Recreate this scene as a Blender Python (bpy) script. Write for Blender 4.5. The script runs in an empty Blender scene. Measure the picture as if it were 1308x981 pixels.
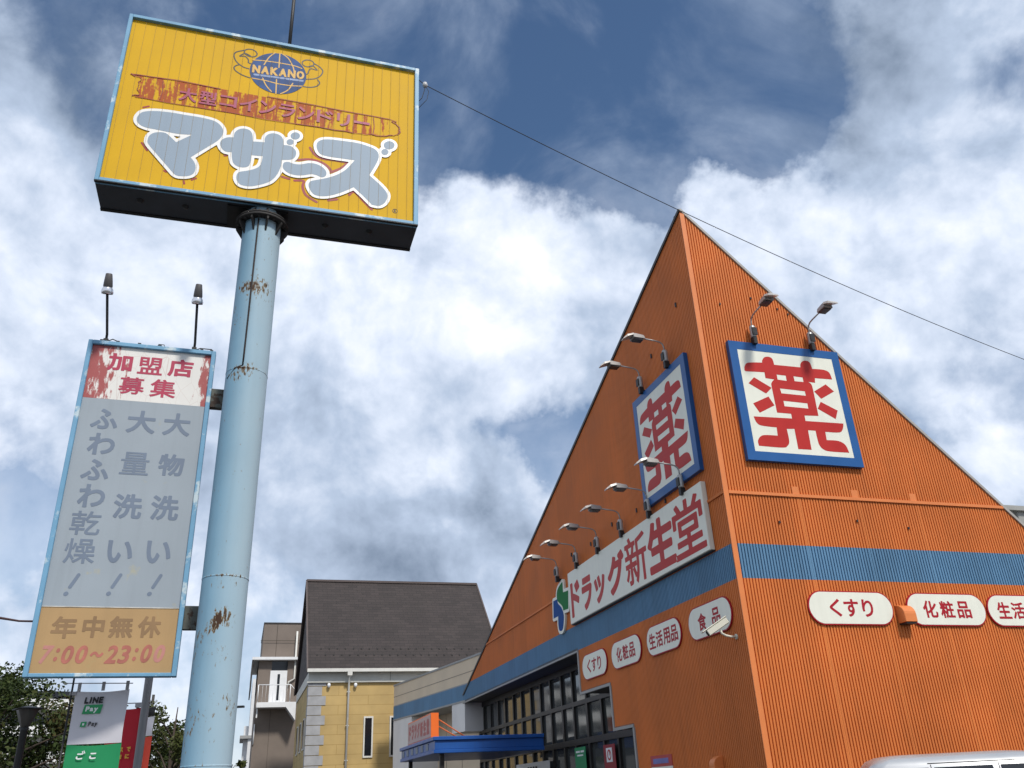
import bpy, bmesh, math, random
import numpy as np
from mathutils import Vector, Matrix, Euler
random.seed(7)
sc = bpy.context.scene
COL = bpy.context.collection
R = math.radians

# ------------------------------------------------------------------ camera
cam_d = bpy.data.cameras.new('camera')
cam = bpy.data.objects.new('camera', cam_d); COL.objects.link(cam)
PITCH, ROLL = 0.449352, -0.047277
_fw = Vector((0, math.cos(PITCH), math.sin(PITCH)))
_up = Vector((0, -math.sin(PITCH), math.cos(PITCH)))
_rt = Vector((1, 0, 0))
_r2 = math.cos(ROLL) * _rt + math.sin(ROLL) * _up
_u2 = -math.sin(ROLL) * _rt + math.cos(ROLL) * _up
m = Matrix.Identity(4)
for i in range(3):
    m[i][0], m[i][1], m[i][2] = _r2[i], _u2[i], -_fw[i]
m[0][3], m[1][3], m[2][3] = 0, 0, 1.6
cam.matrix_world = m
cam_d.sensor_width = 36.0
cam_d.lens = 1082.81 / 1308 * 36.0
cam_d.clip_start = 0.05
cam_d.clip_end = 3000
sc.camera = cam
sc.render.resolution_x, sc.render.resolution_y = 1024, 768

# ------------------------------------------------------------------ light
SUN_EL, SUN_AZ = R(50), R(-58)           # azimuth measured from +X towards +Y
sv = Vector((math.cos(SUN_AZ) * math.cos(SUN_EL), math.sin(SUN_AZ) * math.cos(SUN_EL), math.sin(SUN_EL)))
sun_d = bpy.data.lights.new('sun', 'SUN')
sun = bpy.data.objects.new('sun', sun_d); COL.objects.link(sun)
sun_d.energy = 3.0
sun_d.angle = R(7.0)
sun_d.color = (1.0, 0.95, 0.87)
sun.rotation_euler = (-sv).to_track_quat('-Z', 'Y').to_euler()
sun.location = (10, -12, 30)

sc.view_settings.view_transform = 'Standard'
sc.view_settings.look = 'None'
sc.view_settings.exposure = 0.2
sc.view_settings.gamma = 1.0
sc.view_settings.use_curve_mapping = False

# ------------------------------------------------------------------ data
COV= [(0.038, 0.706, 0.707, 62.1, -0.7), (0.224, 0.683, 0.695, 77.5, -0.75), (0.141, 0.762, 0.632, 132.1, -0.75), (0.278, 0.714, 0.643, 265.7, -0.6), (-0.081, 0.724, 0.685, 113.2, -0.6), (-0.161, 0.65, 0.742, 129.3, -0.35), (-0.437, 0.57, 0.696, 178.7, -0.22), (-0.338, 0.592, 0.732, 157.3, -0.12), (-0.51, 0.815, 0.276, 384.3, -0.5), (0.029, 0.937, 0.349, 587.3, -0.4), (-0.025, 0.928, 0.372, 1154.0, -0.3), (0.075, 0.929, 0.363, 1325.7, -0.25), (0.486, 0.632, 0.604, 416.5, -0.2), (0.397, 0.863, 0.312, 240.8, -0.25), (0.315, 0.685, 0.657, 283.7, -0.32), (-0.27, 0.625, 0.732, 211.5, -0.15), (-0.417, 0.617, 0.667, 303.0, -0.05), (-0.472, 0.617, 0.629, 253.7, 0.25), (0.272, 0.864, 0.423, 268.6, -0.2), (-0.465, 0.691, 0.553, 126.6, 0.4), (-0.495, 0.745, 0.448, 125.8, 0.3), (-0.383, 0.749, 0.541, 108.2, 0.3), (-0.041, 0.815, 0.578, 151.4, 0.65), (0.067, 0.827, 0.558, 150.4, 0.55), (0.226, 0.752, 0.619, 457.2, 0.75), (0.292, 0.779, 0.555, 139.9, 0.55), (0.451, 0.723, 0.524, 76.9, 0.5), (0.191, 0.822, 0.537, 157.0, 0.4), (0.38, 0.638, 0.67, 223.4, 0.25), (0.466, 0.587, 0.662, 598.2, 0.2), (-0.211, 0.872, 0.442, 87.2, 0.45), (-0.086, 0.891, 0.445, 146.4, 0.3), (-0.011, 0.879, 0.476, 240.1, 0.55), (0.1, 0.873, 0.477, 186.7, 0.35), (-0.146, 0.942, 0.302, 73.8, 0.55), (-0.012, 0.962, 0.273, 122.7, 0.55), (0.491, 0.826, 0.276, 1135.6, 0.9), (0.069, 0.942, 0.329, 1337.6, 0.35), (0.307, 0.818, 0.486, 95.5, 0.25), (0.452, 0.787, 0.42, 115.0, 0.3), (0.108, 0.658, 0.745, 951.8, 0.2), (0.269, 0.643, 0.717, 1037.3, 0.25), (-0.435, 0.877, 0.203, 120.1, 0.1), (-0.314, 0.902, 0.297, 173.5, 0.3), (-0.495, 0.852, 0.17, 243.3, 0.1), (0.491, 0.848, 0.2, 529.4, 0.3)]
BRI= [(-0.173, 0.95, 0.259, 159.4, -0.2), (-0.049, 0.967, 0.248, 124.8, -0.32), (-0.272, 0.878, 0.394, 205.8, -0.25), (-0.207, 0.925, 0.318, 355.1, -0.15), (-0.093, 0.954, 0.284, 192.9, -0.15), (-0.112, 0.966, 0.233, 355.4, -0.1), (0.365, 0.849, 0.381, 86.1, -0.2), (0.395, 0.639, 0.66, 63.2, -0.5), (0.495, 0.648, 0.579, 558.7, -0.2), (0.483, 0.788, 0.382, 215.5, -0.15), (-0.429, 0.608, 0.669, 88.6, -0.5), (-0.239, 0.626, 0.742, 85.9, -0.5), (-0.068, 0.725, 0.685, 112.8, -0.45), (0.225, 0.695, 0.683, 66.4, -0.3), (-0.01, 0.875, 0.484, 327.3, 0.2), (-0.022, 0.8, 0.599, 86.2, 0.22), (0.307, 0.766, 0.565, 99.6, 0.25), (0.465, 0.744, 0.479, 120.0, 0.2), (0.495, 0.822, 0.282, 900.8, 0.15), (0.06, 0.941, 0.334, 749.9, 0.15), (-0.225, 0.847, 0.481, 199.4, 0.15), (-0.091, 0.935, 0.344, 481.5, 0.15), (0.15, 0.905, 0.399, 189.9, -0.1), (-0.069, 0.901, 0.428, 472.3, -0.1), (-0.489, 0.709, 0.509, 109.3, 0.1), (-0.4, 0.813, 0.423, 152.5, -0.05)]
D={"ma":[[0.371,1.178],[0.377,1.24],[0.417,1.314],[0.497,1.357],[0.623,1.386],[0.796,1.401],[0.987,1.4],[1.209,1.4],[1.39,1.379],[1.487,1.318],[1.542,1.217],[1.53,1.113],[1.474,1.009],[1.355,0.873],[1.155,0.644,1],[1.214,0.568],[1.242,0.477],[1.229,0.377],[1.171,0.318],[1.075,0.29],[0.989,0.301],[0.891,0.406],[0.726,0.594],[0.584,0.759],[0.56,0.832],[0.576,0.924],[0.639,0.988],[0.729,1.012],[0.803,0.994],[0.933,0.873,1],[1.13,1.055,1],[0.957,1.032],[0.812,1.036],[0.638,1.047],[0.524,1.052],[0.434,1.082],[0.385,1.131]],"za":[[2.13,0.865,1],[1.967,0.852,1],[1.968,0.761],[1.954,0.659],[1.899,0.612],[1.81,0.606],[1.739,0.655],[1.708,0.748],[1.695,0.849,1],[1.609,0.847],[1.552,0.895],[1.521,0.979],[1.543,1.055],[1.613,1.11],[1.694,1.128,1],[1.701,1.211],[1.746,1.287],[1.819,1.324],[1.897,1.312],[1.948,1.245],[1.968,1.109,1],[2.136,1.129,1],[2.13,1.199],[2.151,1.261],[2.194,1.306],[2.262,1.327],[2.342,1.307],[2.39,1.244],[2.409,1.135,1],[2.51,1.135],[2.576,1.077],[2.596,1.009],[2.578,0.934],[2.527,0.883],[2.403,0.851,1],[2.398,0.746],[2.364,0.599],[2.298,0.467],[2.214,0.388],[2.059,0.307],[1.958,0.282],[1.861,0.298],[1.81,0.366],[1.802,0.452],[1.834,0.513],[1.934,0.556],[2.048,0.619],[2.109,0.7]],"bar":[[2.421,0.75],[2.44,0.81],[2.5,0.831],[2.578,0.812],[2.671,0.821],[2.793,0.87],[2.902,0.872],[2.999,0.826],[3.05,0.755],[3.046,0.683],[2.993,0.643],[2.914,0.667],[2.836,0.672],[2.729,0.631],[2.623,0.61],[2.514,0.628],[2.441,0.684]],"zu":[[2.883,1.215],[2.895,1.291],[2.955,1.352],[3.066,1.384],[3.244,1.397],[3.489,1.403],[3.671,1.371],[3.772,1.329],[3.82,1.243],[3.81,1.135],[3.764,1.0],[3.688,0.819,1],[3.854,0.667],[3.955,0.544],[3.97,0.445],[3.927,0.337],[3.848,0.273],[3.744,0.274,1],[3.604,0.418],[3.464,0.548,1],[3.287,0.418],[3.134,0.334],[3.012,0.298],[2.903,0.307],[2.837,0.383],[2.809,0.467],[2.828,0.53],[2.888,0.566],[3.041,0.632],[3.194,0.722],[3.332,0.852],[3.46,1.06,1],[3.259,1.054],[3.099,1.052],[2.971,1.067],[2.912,1.117]],"dots":[[[2.629,1.359],[2.622,1.323],[2.599,1.293],[2.566,1.276],[2.532,1.278],[2.506,1.298],[2.495,1.33],[2.502,1.366],[2.524,1.396],[2.557,1.413],[2.591,1.411],[2.617,1.391]],[[2.546,1.222],[2.541,1.193],[2.524,1.169],[2.499,1.156],[2.473,1.158],[2.453,1.174],[2.445,1.2],[2.449,1.229],[2.467,1.254],[2.492,1.266],[2.518,1.265],[2.538,1.248]],[[4.061,1.48],[4.05,1.437],[4.02,1.401],[3.979,1.381],[3.937,1.383],[3.906,1.406],[3.894,1.444],[3.904,1.488],[3.934,1.524],[3.975,1.544],[4.018,1.542],[4.049,1.519]],[[3.968,1.327],[3.961,1.296],[3.942,1.27],[3.915,1.256],[3.887,1.259],[3.867,1.276],[3.859,1.304],[3.865,1.336],[3.885,1.362],[3.912,1.375],[3.939,1.373],[3.96,1.355]]],"cres":[[[2.79,1.174],[2.86,1.064],[2.974,1.005],[3.165,1.007],[3.358,1.001]],[[3.358,1.001],[3.267,0.88],[3.113,0.767]],[[2.634,0.905],[2.788,0.951],[2.946,0.938],[3.06,0.879],[3.119,0.799]],[[2.428,0.552],[2.528,0.532]],[[2.606,0.517],[2.736,0.532],[2.727,0.431],[2.782,0.285],[2.941,0.187]],[[3.108,0.247],[3.23,0.289]],[[3.406,0.401],[3.475,0.474],[3.607,0.338],[3.746,0.195]],[[0.49,0.778],[0.576,0.66]],[[0.842,0.349],[0.869,0.335]],[[1.214,0.26],[1.266,0.299]],[[1.601,0.776],[1.63,0.782]],[[1.111,0.221],[1.124,0.176]],[[0.423,1.423],[0.491,1.46]]],"globe":[[2.647,2.518],[2.631,2.436],[2.6,2.359],[2.554,2.289],[2.496,2.229],[2.428,2.181],[2.352,2.147],[2.271,2.128],[2.189,2.124],[2.108,2.136],[2.032,2.163],[1.963,2.204],[1.903,2.257],[1.856,2.322],[1.822,2.394],[1.803,2.472],[1.8,2.553],[1.812,2.634],[1.841,2.711],[1.884,2.782],[1.941,2.844],[2.009,2.895],[2.085,2.932],[2.167,2.953],[2.251,2.959],[2.335,2.948],[2.414,2.92],[2.485,2.878],[2.547,2.823],[2.595,2.756],[2.628,2.681],[2.646,2.6]],"gl":[[[2.217,2.967],[2.225,2.662]],[[2.208,2.406],[2.22,2.113]],[[1.825,2.72],[2.009,2.748],[2.21,2.76],[2.443,2.759],[2.57,2.731]],[[1.851,2.346],[2.042,2.345],[2.243,2.325],[2.443,2.335],[2.6,2.365]],[[2.144,2.958],[2.06,2.833],[2.001,2.665]],[[2.246,2.965],[2.346,2.898],[2.43,2.746],[2.459,2.631]],[[2.003,2.384],[2.063,2.251],[2.15,2.145]],[[2.454,2.388],[2.392,2.234],[2.286,2.129]]],"arm":[[[1.785,2.528],[1.699,2.546],[1.593,2.628],[1.546,2.747],[1.574,2.826],[1.682,2.891]],[[1.804,2.643],[1.767,2.654],[1.762,2.713],[1.707,2.77],[1.63,2.755],[1.702,2.829],[1.782,2.804]],[[1.815,2.347],[1.7,2.377],[1.597,2.44],[1.57,2.502],[1.6,2.55],[1.647,2.578]],[[2.745,2.89],[2.837,2.841],[2.894,2.763],[2.863,2.653],[2.778,2.57],[2.656,2.529]],[[2.642,2.637],[2.664,2.643],[2.681,2.719],[2.715,2.768],[2.805,2.761],[2.734,2.835],[2.669,2.798]],[[2.6,2.365],[2.716,2.373],[2.816,2.422],[2.859,2.499],[2.823,2.561]]],"fist":[[[1.88,2.853],[1.87,2.824],[1.847,2.801],[1.815,2.787],[1.778,2.785],[1.742,2.794],[1.713,2.814],[1.694,2.84],[1.69,2.87],[1.699,2.899],[1.722,2.922],[1.754,2.936],[1.791,2.939],[1.827,2.93],[1.857,2.91],[1.875,2.883]],[[2.748,2.878],[2.741,2.848],[2.721,2.822],[2.691,2.802],[2.657,2.793],[2.622,2.794],[2.593,2.807],[2.574,2.828],[2.567,2.856],[2.574,2.885],[2.594,2.912],[2.623,2.931],[2.658,2.941],[2.693,2.94],[2.722,2.927],[2.742,2.905]]],"nak":[[1.85,2.435],[2.608,2.477],[1.842,2.613],[2.604,2.658]],"band":[[0.391,1.78],[0.45,1.997],[0.564,2.026],[3.263,2.028],[3.939,1.97],[4.111,1.875],[4.165,1.754],[4.08,1.683],[3.744,1.627],[2.956,1.595],[0.475,1.591]],"bt":[[0.866,1.622],[3.627,1.636],[0.855,1.894],[3.617,1.963]],"R":[[4.059,0.221],[4.131,0.234],[4.093,0.271],[4.095,0.188]],"yaku":[[[0.879,9.339],[0.909,9.443],[1.008,9.521],[1.342,9.556,1],[1.352,9.608],[1.42,9.691],[1.529,9.713],[1.608,9.669],[1.626,9.533,1],[2.268,9.537,1],[2.286,9.618],[2.356,9.695],[2.45,9.715],[2.532,9.678],[2.56,9.531,1],[2.842,9.535],[2.973,9.479],[3.008,9.319,1],[2.574,9.308,1],[2.555,9.197,1],[2.379,9.204,1],[2.449,9.153],[2.465,9.018],[2.458,8.418,1],[2.117,8.4,1],[2.114,8.276,1],[3.037,8.29,1],[2.981,8.148],[2.868,8.074],[2.54,8.066,1],[2.531,7.879,1],[2.803,7.882],[2.96,7.806],[3.015,7.634,1],[2.569,7.63],[2.405,7.663],[2.325,7.762],[2.309,7.92],[2.309,8.071,1],[2.127,8.07,1],[2.115,7.637,1],[1.802,7.631,1],[1.806,8.075,1],[1.623,8.061,1],[1.624,7.791],[1.562,7.686],[1.435,7.637],[0.897,7.64,1],[0.893,7.739],[0.953,7.83],[1.069,7.883],[1.377,7.893,1],[1.39,8.075,1],[1.043,8.089],[0.938,8.151],[0.896,8.281,1],[1.801,8.306,1],[1.8,8.413,1],[1.469,8.412,1],[1.459,8.976],[1.476,9.095],[1.555,9.18,1],[1.35,9.19,1],[1.35,9.328,1],[0.901,9.307,1]],[[1.639,9.303,1],[1.857,9.297,1],[1.856,9.175,1],[1.639,9.184,1]],[[2.048,9.302,1],[2.269,9.296,1],[2.269,9.187,1],[2.051,9.186,1]],[[1.653,8.981,1],[2.249,8.968,1],[2.255,8.865,1],[1.664,8.868,1]],[[1.677,8.697,1],[2.25,8.688,1],[2.248,8.568,1],[1.679,8.573,1]],[[1.075,9.184,1],[1.452,8.975,1],[1.293,8.828,1],[0.918,9.032,1]],[[1.336,8.766,1],[1.44,8.572,1],[1.057,8.374,1],[0.941,8.575,1]],[[2.813,9.184,1],[2.986,9.032,1],[2.623,8.827,1],[2.483,8.986,1]],[[2.589,8.754,1],[2.967,8.582,1],[2.871,8.379,1],[2.479,8.585,1]]],"embA":[[9.22,6.993],[9.616,6.86],[9.67,6.594],[9.302,6.356],[9.22,6.205,1],[8.81,6.178,1],[8.721,6.665,1],[9.148,6.703,1],[9.141,6.975,1]],"embB":[[10.023,6.628,1],[9.632,6.614,1],[9.639,6.495],[9.36,6.314],[9.21,6.096],[9.253,5.892],[9.389,5.704],[9.646,5.728],[9.706,5.921],[9.68,6.132,1],[10.085,6.143,1]]}


# ------------------------------------------------------------------ world: Nishita sky with a procedural cloud layer
def build_world():
    w = bpy.data.worlds.new('World'); sc.world = w; w.use_nodes = True
    nt = w.node_tree; N = nt.nodes; L = nt.links
    N.clear()
    out = N.new('ShaderNodeOutputWorld')
    sky = N.new('ShaderNodeTexSky'); sky.sky_type = 'NISHITA'; sky.sun_disc = False
    sky.sun_elevation = SUN_EL
    sky.sun_rotation = math.pi / 2 - SUN_AZ
    sky.air_density = 1.0; sky.dust_density = 0.6; sky.ozone_density = 1.6
    hs = N.new('ShaderNodeHueSaturation'); hs.inputs['Saturation'].default_value = 1.12
    hs.inputs['Value'].default_value = 1.0
    L.new(sky.outputs[0], hs.inputs['Color'])
    bgs = N.new('ShaderNodeBackground'); bgs.inputs[1].default_value = SKY_STRENGTH
    L.new(hs.outputs[0], bgs.inputs[0])
    tc = N.new('ShaderNodeTexCoord')
    nv = N.new('ShaderNodeVectorMath'); nv.operation = 'NORMALIZE'
    L.new(tc.outputs['Generated'], nv.inputs[0])
    d0 = nv.outputs[0]
    def math_(op, a, b=None, c=None):
        n = N.new('ShaderNodeMath'); n.operation = op
        for i, x in enumerate((a, b, c)):
            if x is None: continue
            if isinstance(x, (int, float)): n.inputs[i].default_value = x
            else: L.new(x, n.inputs[i])
        return n.outputs[0]
    def noise(vec, scale, det, rough=0.55, lac=2.0, dist=0.0, off=(0, 0, 0)):
        mp = N.new('ShaderNodeMapping'); mp.inputs['Location'].default_value = off
        L.new(vec, mp.inputs[0])
        n = N.new('ShaderNodeTexNoise'); n.inputs['Scale'].default_value = scale
        n.inputs['Detail'].default_value = det; n.inputs['Roughness'].default_value = rough
        n.inputs['Lacunarity'].default_value = lac; n.inputs['Distortion'].default_value = dist
        L.new(mp.outputs[0], n.inputs['Vector'])
        return n
    # warp the direction a little so that the cloud masses get ragged borders
    wn = noise(d0, 7.0, 6, 0.6)
    sub = N.new('ShaderNodeVectorMath'); sub.operation = 'SUBTRACT'
    L.new(wn.outputs['Color'], sub.inputs[0]); sub.inputs[1].default_value = (.5, .5, .5)
    scl = N.new('ShaderNodeVectorMath'); scl.operation = 'SCALE'; scl.inputs['Scale'].default_value = 0.15
    L.new(sub.outputs[0], scl.inputs[0])
    add = N.new('ShaderNodeVectorMath'); add.operation = 'ADD'
    L.new(d0, add.inputs[0]); L.new(scl.outputs[0], add.inputs[1])
    nw = N.new('ShaderNodeVectorMath'); nw.operation = 'NORMALIZE'; L.new(add.outputs[0], nw.inputs[0])
    d1 = nw.outputs[0]
    def blobs(vec, lst, base):
        acc = base
        for x, y, z, k, wgt in lst:
            dp = N.new('ShaderNodeVectorMath'); dp.operation = 'DOT_PRODUCT'
            L.new(vec, dp.inputs[0]); dp.inputs[1].default_value = (x, y, z)
            e = math_('EXPONENT', math_('MULTIPLY_ADD', dp.outputs['Value'], 2 * k, -2 * k))
            acc = math_('MULTIPLY_ADD', e, wgt, acc)
        return acc
    sep = N.new('ShaderNodeSeparateXYZ'); L.new(d0, sep.inputs[0])
    # plane-projected coordinate: clouds flatten towards the horizon
    zc = math_('MAXIMUM', math_('ADD', sep.outputs['Z'], 0.35), 0.2)
    dv = N.new('ShaderNodeVectorMath'); dv.operation = 'DIVIDE'
    cb = N.new('ShaderNodeCombineXYZ'); L.new(zc, cb.inputs[0]); L.new(zc, cb.inputs[1]); cb.inputs[2].default_value = 1
    L.new(d0, dv.inputs[0]); L.new(cb.outputs[0], dv.inputs[1])
    pl = dv.outputs[0]
    def shift(vec, o):
        n = N.new('ShaderNodeVectorMath'); n.operation = 'ADD'; L.new(vec, n.inputs[0]); n.inputs[1].default_value = o
        return n.outputs[0]
    up_ = (.022, 0, .040); up2 = (.008, 0, .014)
    n1 = noise(d0, 4.6, 9, 0.54, 2.1, 0.25, (1.3, .4, 0)).outputs['Fac']
    n1b = noise(shift(d0, up_), 4.6, 5, 0.50, 2.1, 0.25, (1.3, .4, 0)).outputs['Fac']
    n2 = noise(d0, 13.0, 8, 0.55, 2.1, 0.2, (4.3, 2.4, 1)).outputs['Fac']
    n2b = noise(shift(d0, up2), 13.0, 5, 0.52, 2.1, 0.2, (4.3, 2.4, 1)).outputs['Fac']
    n3 = noise(d0, 4.2, 7, 0.50, 2.1, 0.2, (7.7, 5.1, 3)).outputs['Fac']
    cb0 = blobs(d1, COV, 0.46)
    c = math_('MULTIPLY_ADD', n1, 1.0, math_('ADD', cb0, -0.50))
    c = math_('MULTIPLY_ADD', n2, 0.65, math_('ADD', c, -0.325))
    mr = N.new('ShaderNodeMapRange'); mr.interpolation_type = 'SMOOTHSTEP'
    mr.inputs['From Min'].default_value = 0.05; mr.inputs['From Max'].default_value = 0.62
    L.new(c, mr.inputs['Value'])
    # thin high veil over the open blue
    mv = N.new('ShaderNodeMapRange'); mv.interpolation_type = 'SMOOTHSTEP'
    mv.inputs['From Min'].default_value = 0.42; mv.inputs['From Max'].default_value = 0.75; mv.inputs['To Max'].default_value = 0.50
    L.new(noise(d0, 4.0, 8, 0.55, 2.1, 0.6, (2.2, 8.1, 5)).outputs['Fac'], mv.inputs['Value'])
    mask = math_('MAXIMUM', mr.outputs[0], mv.outputs[0])
    b = blobs(d1, BRI + [(-.93, -.32, .18, 1.3, .18)], 0.62)  # extra blob: unseen bright cloud at far left, added to light the left wall
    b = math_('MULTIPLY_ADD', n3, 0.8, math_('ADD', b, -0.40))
    # sunlit upper right flanks, greyer undersides
    b = math_('MULTIPLY_ADD', math_('SUBTRACT', n1, n1b), 1.5, b)
    b = math_('MULTIPLY_ADD', math_('SUBTRACT', n2, n2b), 0.7, b)
    # thick cores are greyer underneath, thin rims bright
    ramp = N.new('ShaderNodeValToRGB')
    el = ramp.color_ramp.elements
    el[0].position = 0.0; el[0].color = (.20, .26, .36, 1)
    el[1].position = 1.0; el[1].color = (.93, .95, 1.0, 1)
    e = el.new(0.45); e.color = (.44, .53, .68, 1)
    e = el.new(0.75); e.color = (.70, .77, .90, 1)
    L.new(b, ramp.inputs[0])
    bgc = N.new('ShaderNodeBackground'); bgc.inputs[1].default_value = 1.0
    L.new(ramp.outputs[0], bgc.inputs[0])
    # near the horizon the air itself is pale
    hz = N.new('ShaderNodeMapRange'); hz.interpolation_type = 'SMOOTHSTEP'
    hz.inputs['From Min'].default_value = 0.05; hz.inputs['From Max'].default_value = 0.62
    hz.inputs['To Min'].default_value = 0.70; hz.inputs['To Max'].default_value = 0.0
    L.new(sep.outputs['Z'], hz.inputs['Value'])
    mk = math_('MAXIMUM', mask, hz.outputs[0])
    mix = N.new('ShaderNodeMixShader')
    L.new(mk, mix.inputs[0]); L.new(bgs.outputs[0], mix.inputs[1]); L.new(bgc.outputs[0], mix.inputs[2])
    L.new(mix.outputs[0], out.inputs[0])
    w.cycles.sampling_method = 'MANUAL'; w.cycles.sample_map_resolution = 512
SKY_STRENGTH = 0.10
build_world()

# ------------------------------------------------------------------ materials
MATS = {}
def mat(name, col, rough=0.6, var=0.10, scale=2.5, metal=0.0, spec=0.4, streak=0.0, stain=None, stain_amt=0.0, stain_scale=6.0, bump=0.0, bump_scale=60.0, panel=0.0):
    """painted / plain surface: base colour with cloudy wear, optional vertical rain streaks and stains (all in object space)"""
    if name in MATS: return MATS[name]
    m = bpy.data.materials.new(name); m.use_nodes = True
    nt = m.node_tree; N = nt.nodes; L = nt.links
    bs = N['Principled BSDF']
    bs.inputs['Roughness'].default_value = rough
    bs.inputs['Metallic'].default_value = metal
    bs.inputs['Specular IOR Level'].default_value = spec
    tc = N.new('ShaderNodeTexCoord')
    nz = N.new('ShaderNodeTexNoise'); nz.inputs['Scale'].default_value = scale; nz.inputs['Detail'].default_value = 6
    L.new(tc.outputs['Object'], nz.inputs['Vector'])
    mr = N.new('ShaderNodeMapRange'); mr.inputs['From Min'].default_value = 0.3; mr.inputs['From Max'].default_value = 0.7
    mr.inputs['To Min'].default_value = 1 - var; mr.inputs['To Max'].default_value = 1 + var
    L.new(nz.outputs['Fac'], mr.inputs['Value'])
    mx = N.new('ShaderNodeMix'); mx.data_type = 'RGBA'; mx.blend_type = 'MULTIPLY'; mx.inputs['Factor'].default_value = 1
    mx.inputs['A'].default_value = (*col, 1)
    L.new(mr.outputs[0], mx.inputs['B'])
    cur = mx.outputs['Result']
    if panel:                                     # every cladding sheet has faded a little differently
        sx = N.new('ShaderNodeSeparateXYZ'); L.new(tc.outputs['Object'], sx.inputs[0])
        a1 = N.new('ShaderNodeMath'); a1.operation = 'ADD'; L.new(sx.outputs['X'], a1.inputs[0]); L.new(sx.outputs['Y'], a1.inputs[1])
        a2 = N.new('ShaderNodeMath'); a2.operation = 'DIVIDE'; L.new(a1.outputs[0], a2.inputs[0]); a2.inputs[1].default_value = .72
        a3 = N.new('ShaderNodeMath'); a3.operation = 'FLOOR'; L.new(a2.outputs[0], a3.inputs[0])
        wn = N.new('ShaderNodeTexWhiteNoise'); wn.noise_dimensions = '1D'; L.new(a3.outputs[0], wn.inputs['W'])
        pr = N.new('ShaderNodeMapRange'); pr.inputs['To Min'].default_value = 1 - panel; pr.inputs['To Max'].default_value = 1 + panel; L.new(wn.outputs['Value'], pr.inputs['Value'])
        pm = N.new('ShaderNodeMix'); pm.data_type = 'RGBA'; pm.blend_type = 'MULTIPLY'; pm.inputs['Factor'].default_value = 1; L.new(cur, pm.inputs['A']); L.new(pr.outputs[0], pm.inputs['B'])
        cur = pm.outputs['Result']
    if streak:
        mp = N.new('ShaderNodeMapping'); mp.inputs['Scale'].default_value = (9, 9, 0.5)
        L.new(tc.outputs['Object'], mp.inputs[0])
        n2 = N.new('ShaderNodeTexNoise'); n2.inputs['Scale'].default_value = 1.3; n2.inputs['Detail'].default_value = 5
        L.new(mp.outputs[0], n2.inputs['Vector'])
        r2 = N.new('ShaderNodeMapRange'); r2.inputs['From Min'].default_value = 0.48; r2.inputs['From Max'].default_value = 0.75
        r2.inputs['To Min'].default_value = 0; r2.inputs['To Max'].default_value = streak
        L.new(n2.outputs['Fac'], r2.inputs['Value'])
        m2 = N.new('ShaderNodeMix'); m2.data_type = 'RGBA'
        L.new(r2.outputs[0], m2.inputs['Factor']); L.new(cur, m2.inputs['A']); m2.inputs['B'].default_value = (col[0]*.45+.02, col[1]*.45+.02, col[2]*.45+.018, 1)
        cur = m2.outputs['Result']
    if stain:
        n3 = N.new('ShaderNodeTexNoise'); n3.inputs['Scale'].default_value = stain_scale; n3.inputs['Detail'].default_value = 8; n3.inputs['Roughness'].default_value = .65
        L.new(tc.outputs['Object'], n3.inputs['Vector'])
        r3 = N.new('ShaderNodeMapRange'); r3.inputs['From Min'].default_value = 0.66 - stain_amt; r3.inputs['From Max'].default_value = 0.72 - stain_amt
        L.new(n3.outputs['Fac'], r3.inputs['Value'])
        m3 = N.new('ShaderNodeMix'); m3.data_type = 'RGBA'
        L.new(r3.outputs[0], m3.inputs['Factor']); L.new(cur, m3.inputs['A']); m3.inputs['B'].default_value = (*stain, 1)
        cur = m3.outputs['Result']
    L.new(cur, bs.inputs['Base Color'])
    rr = N.new('ShaderNodeMapRange'); rr.inputs['To Min'].default_value = max(0, rough - .08); rr.inputs['To Max'].default_value = min(1, rough + .1)
    L.new(nz.outputs['Fac'], rr.inputs['Value']); L.new(rr.outputs[0], bs.inputs['Roughness'])
    if bump:
        n4 = N.new('ShaderNodeTexNoise'); n4.inputs['Scale'].default_value = bump_scale; n4.inputs['Detail'].default_value = 3
        L.new(tc.outputs['Object'], n4.inputs['Vector'])
        bp = N.new('ShaderNodeBump'); bp.inputs['Strength'].default_value = bump; bp.inputs['Distance'].default_value = 0.02
        L.new(n4.outputs['Fac'], bp.inputs['Height']); L.new(bp.outputs[0], bs.inputs['Normal'])
    MATS[name] = m
    return m

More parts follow.
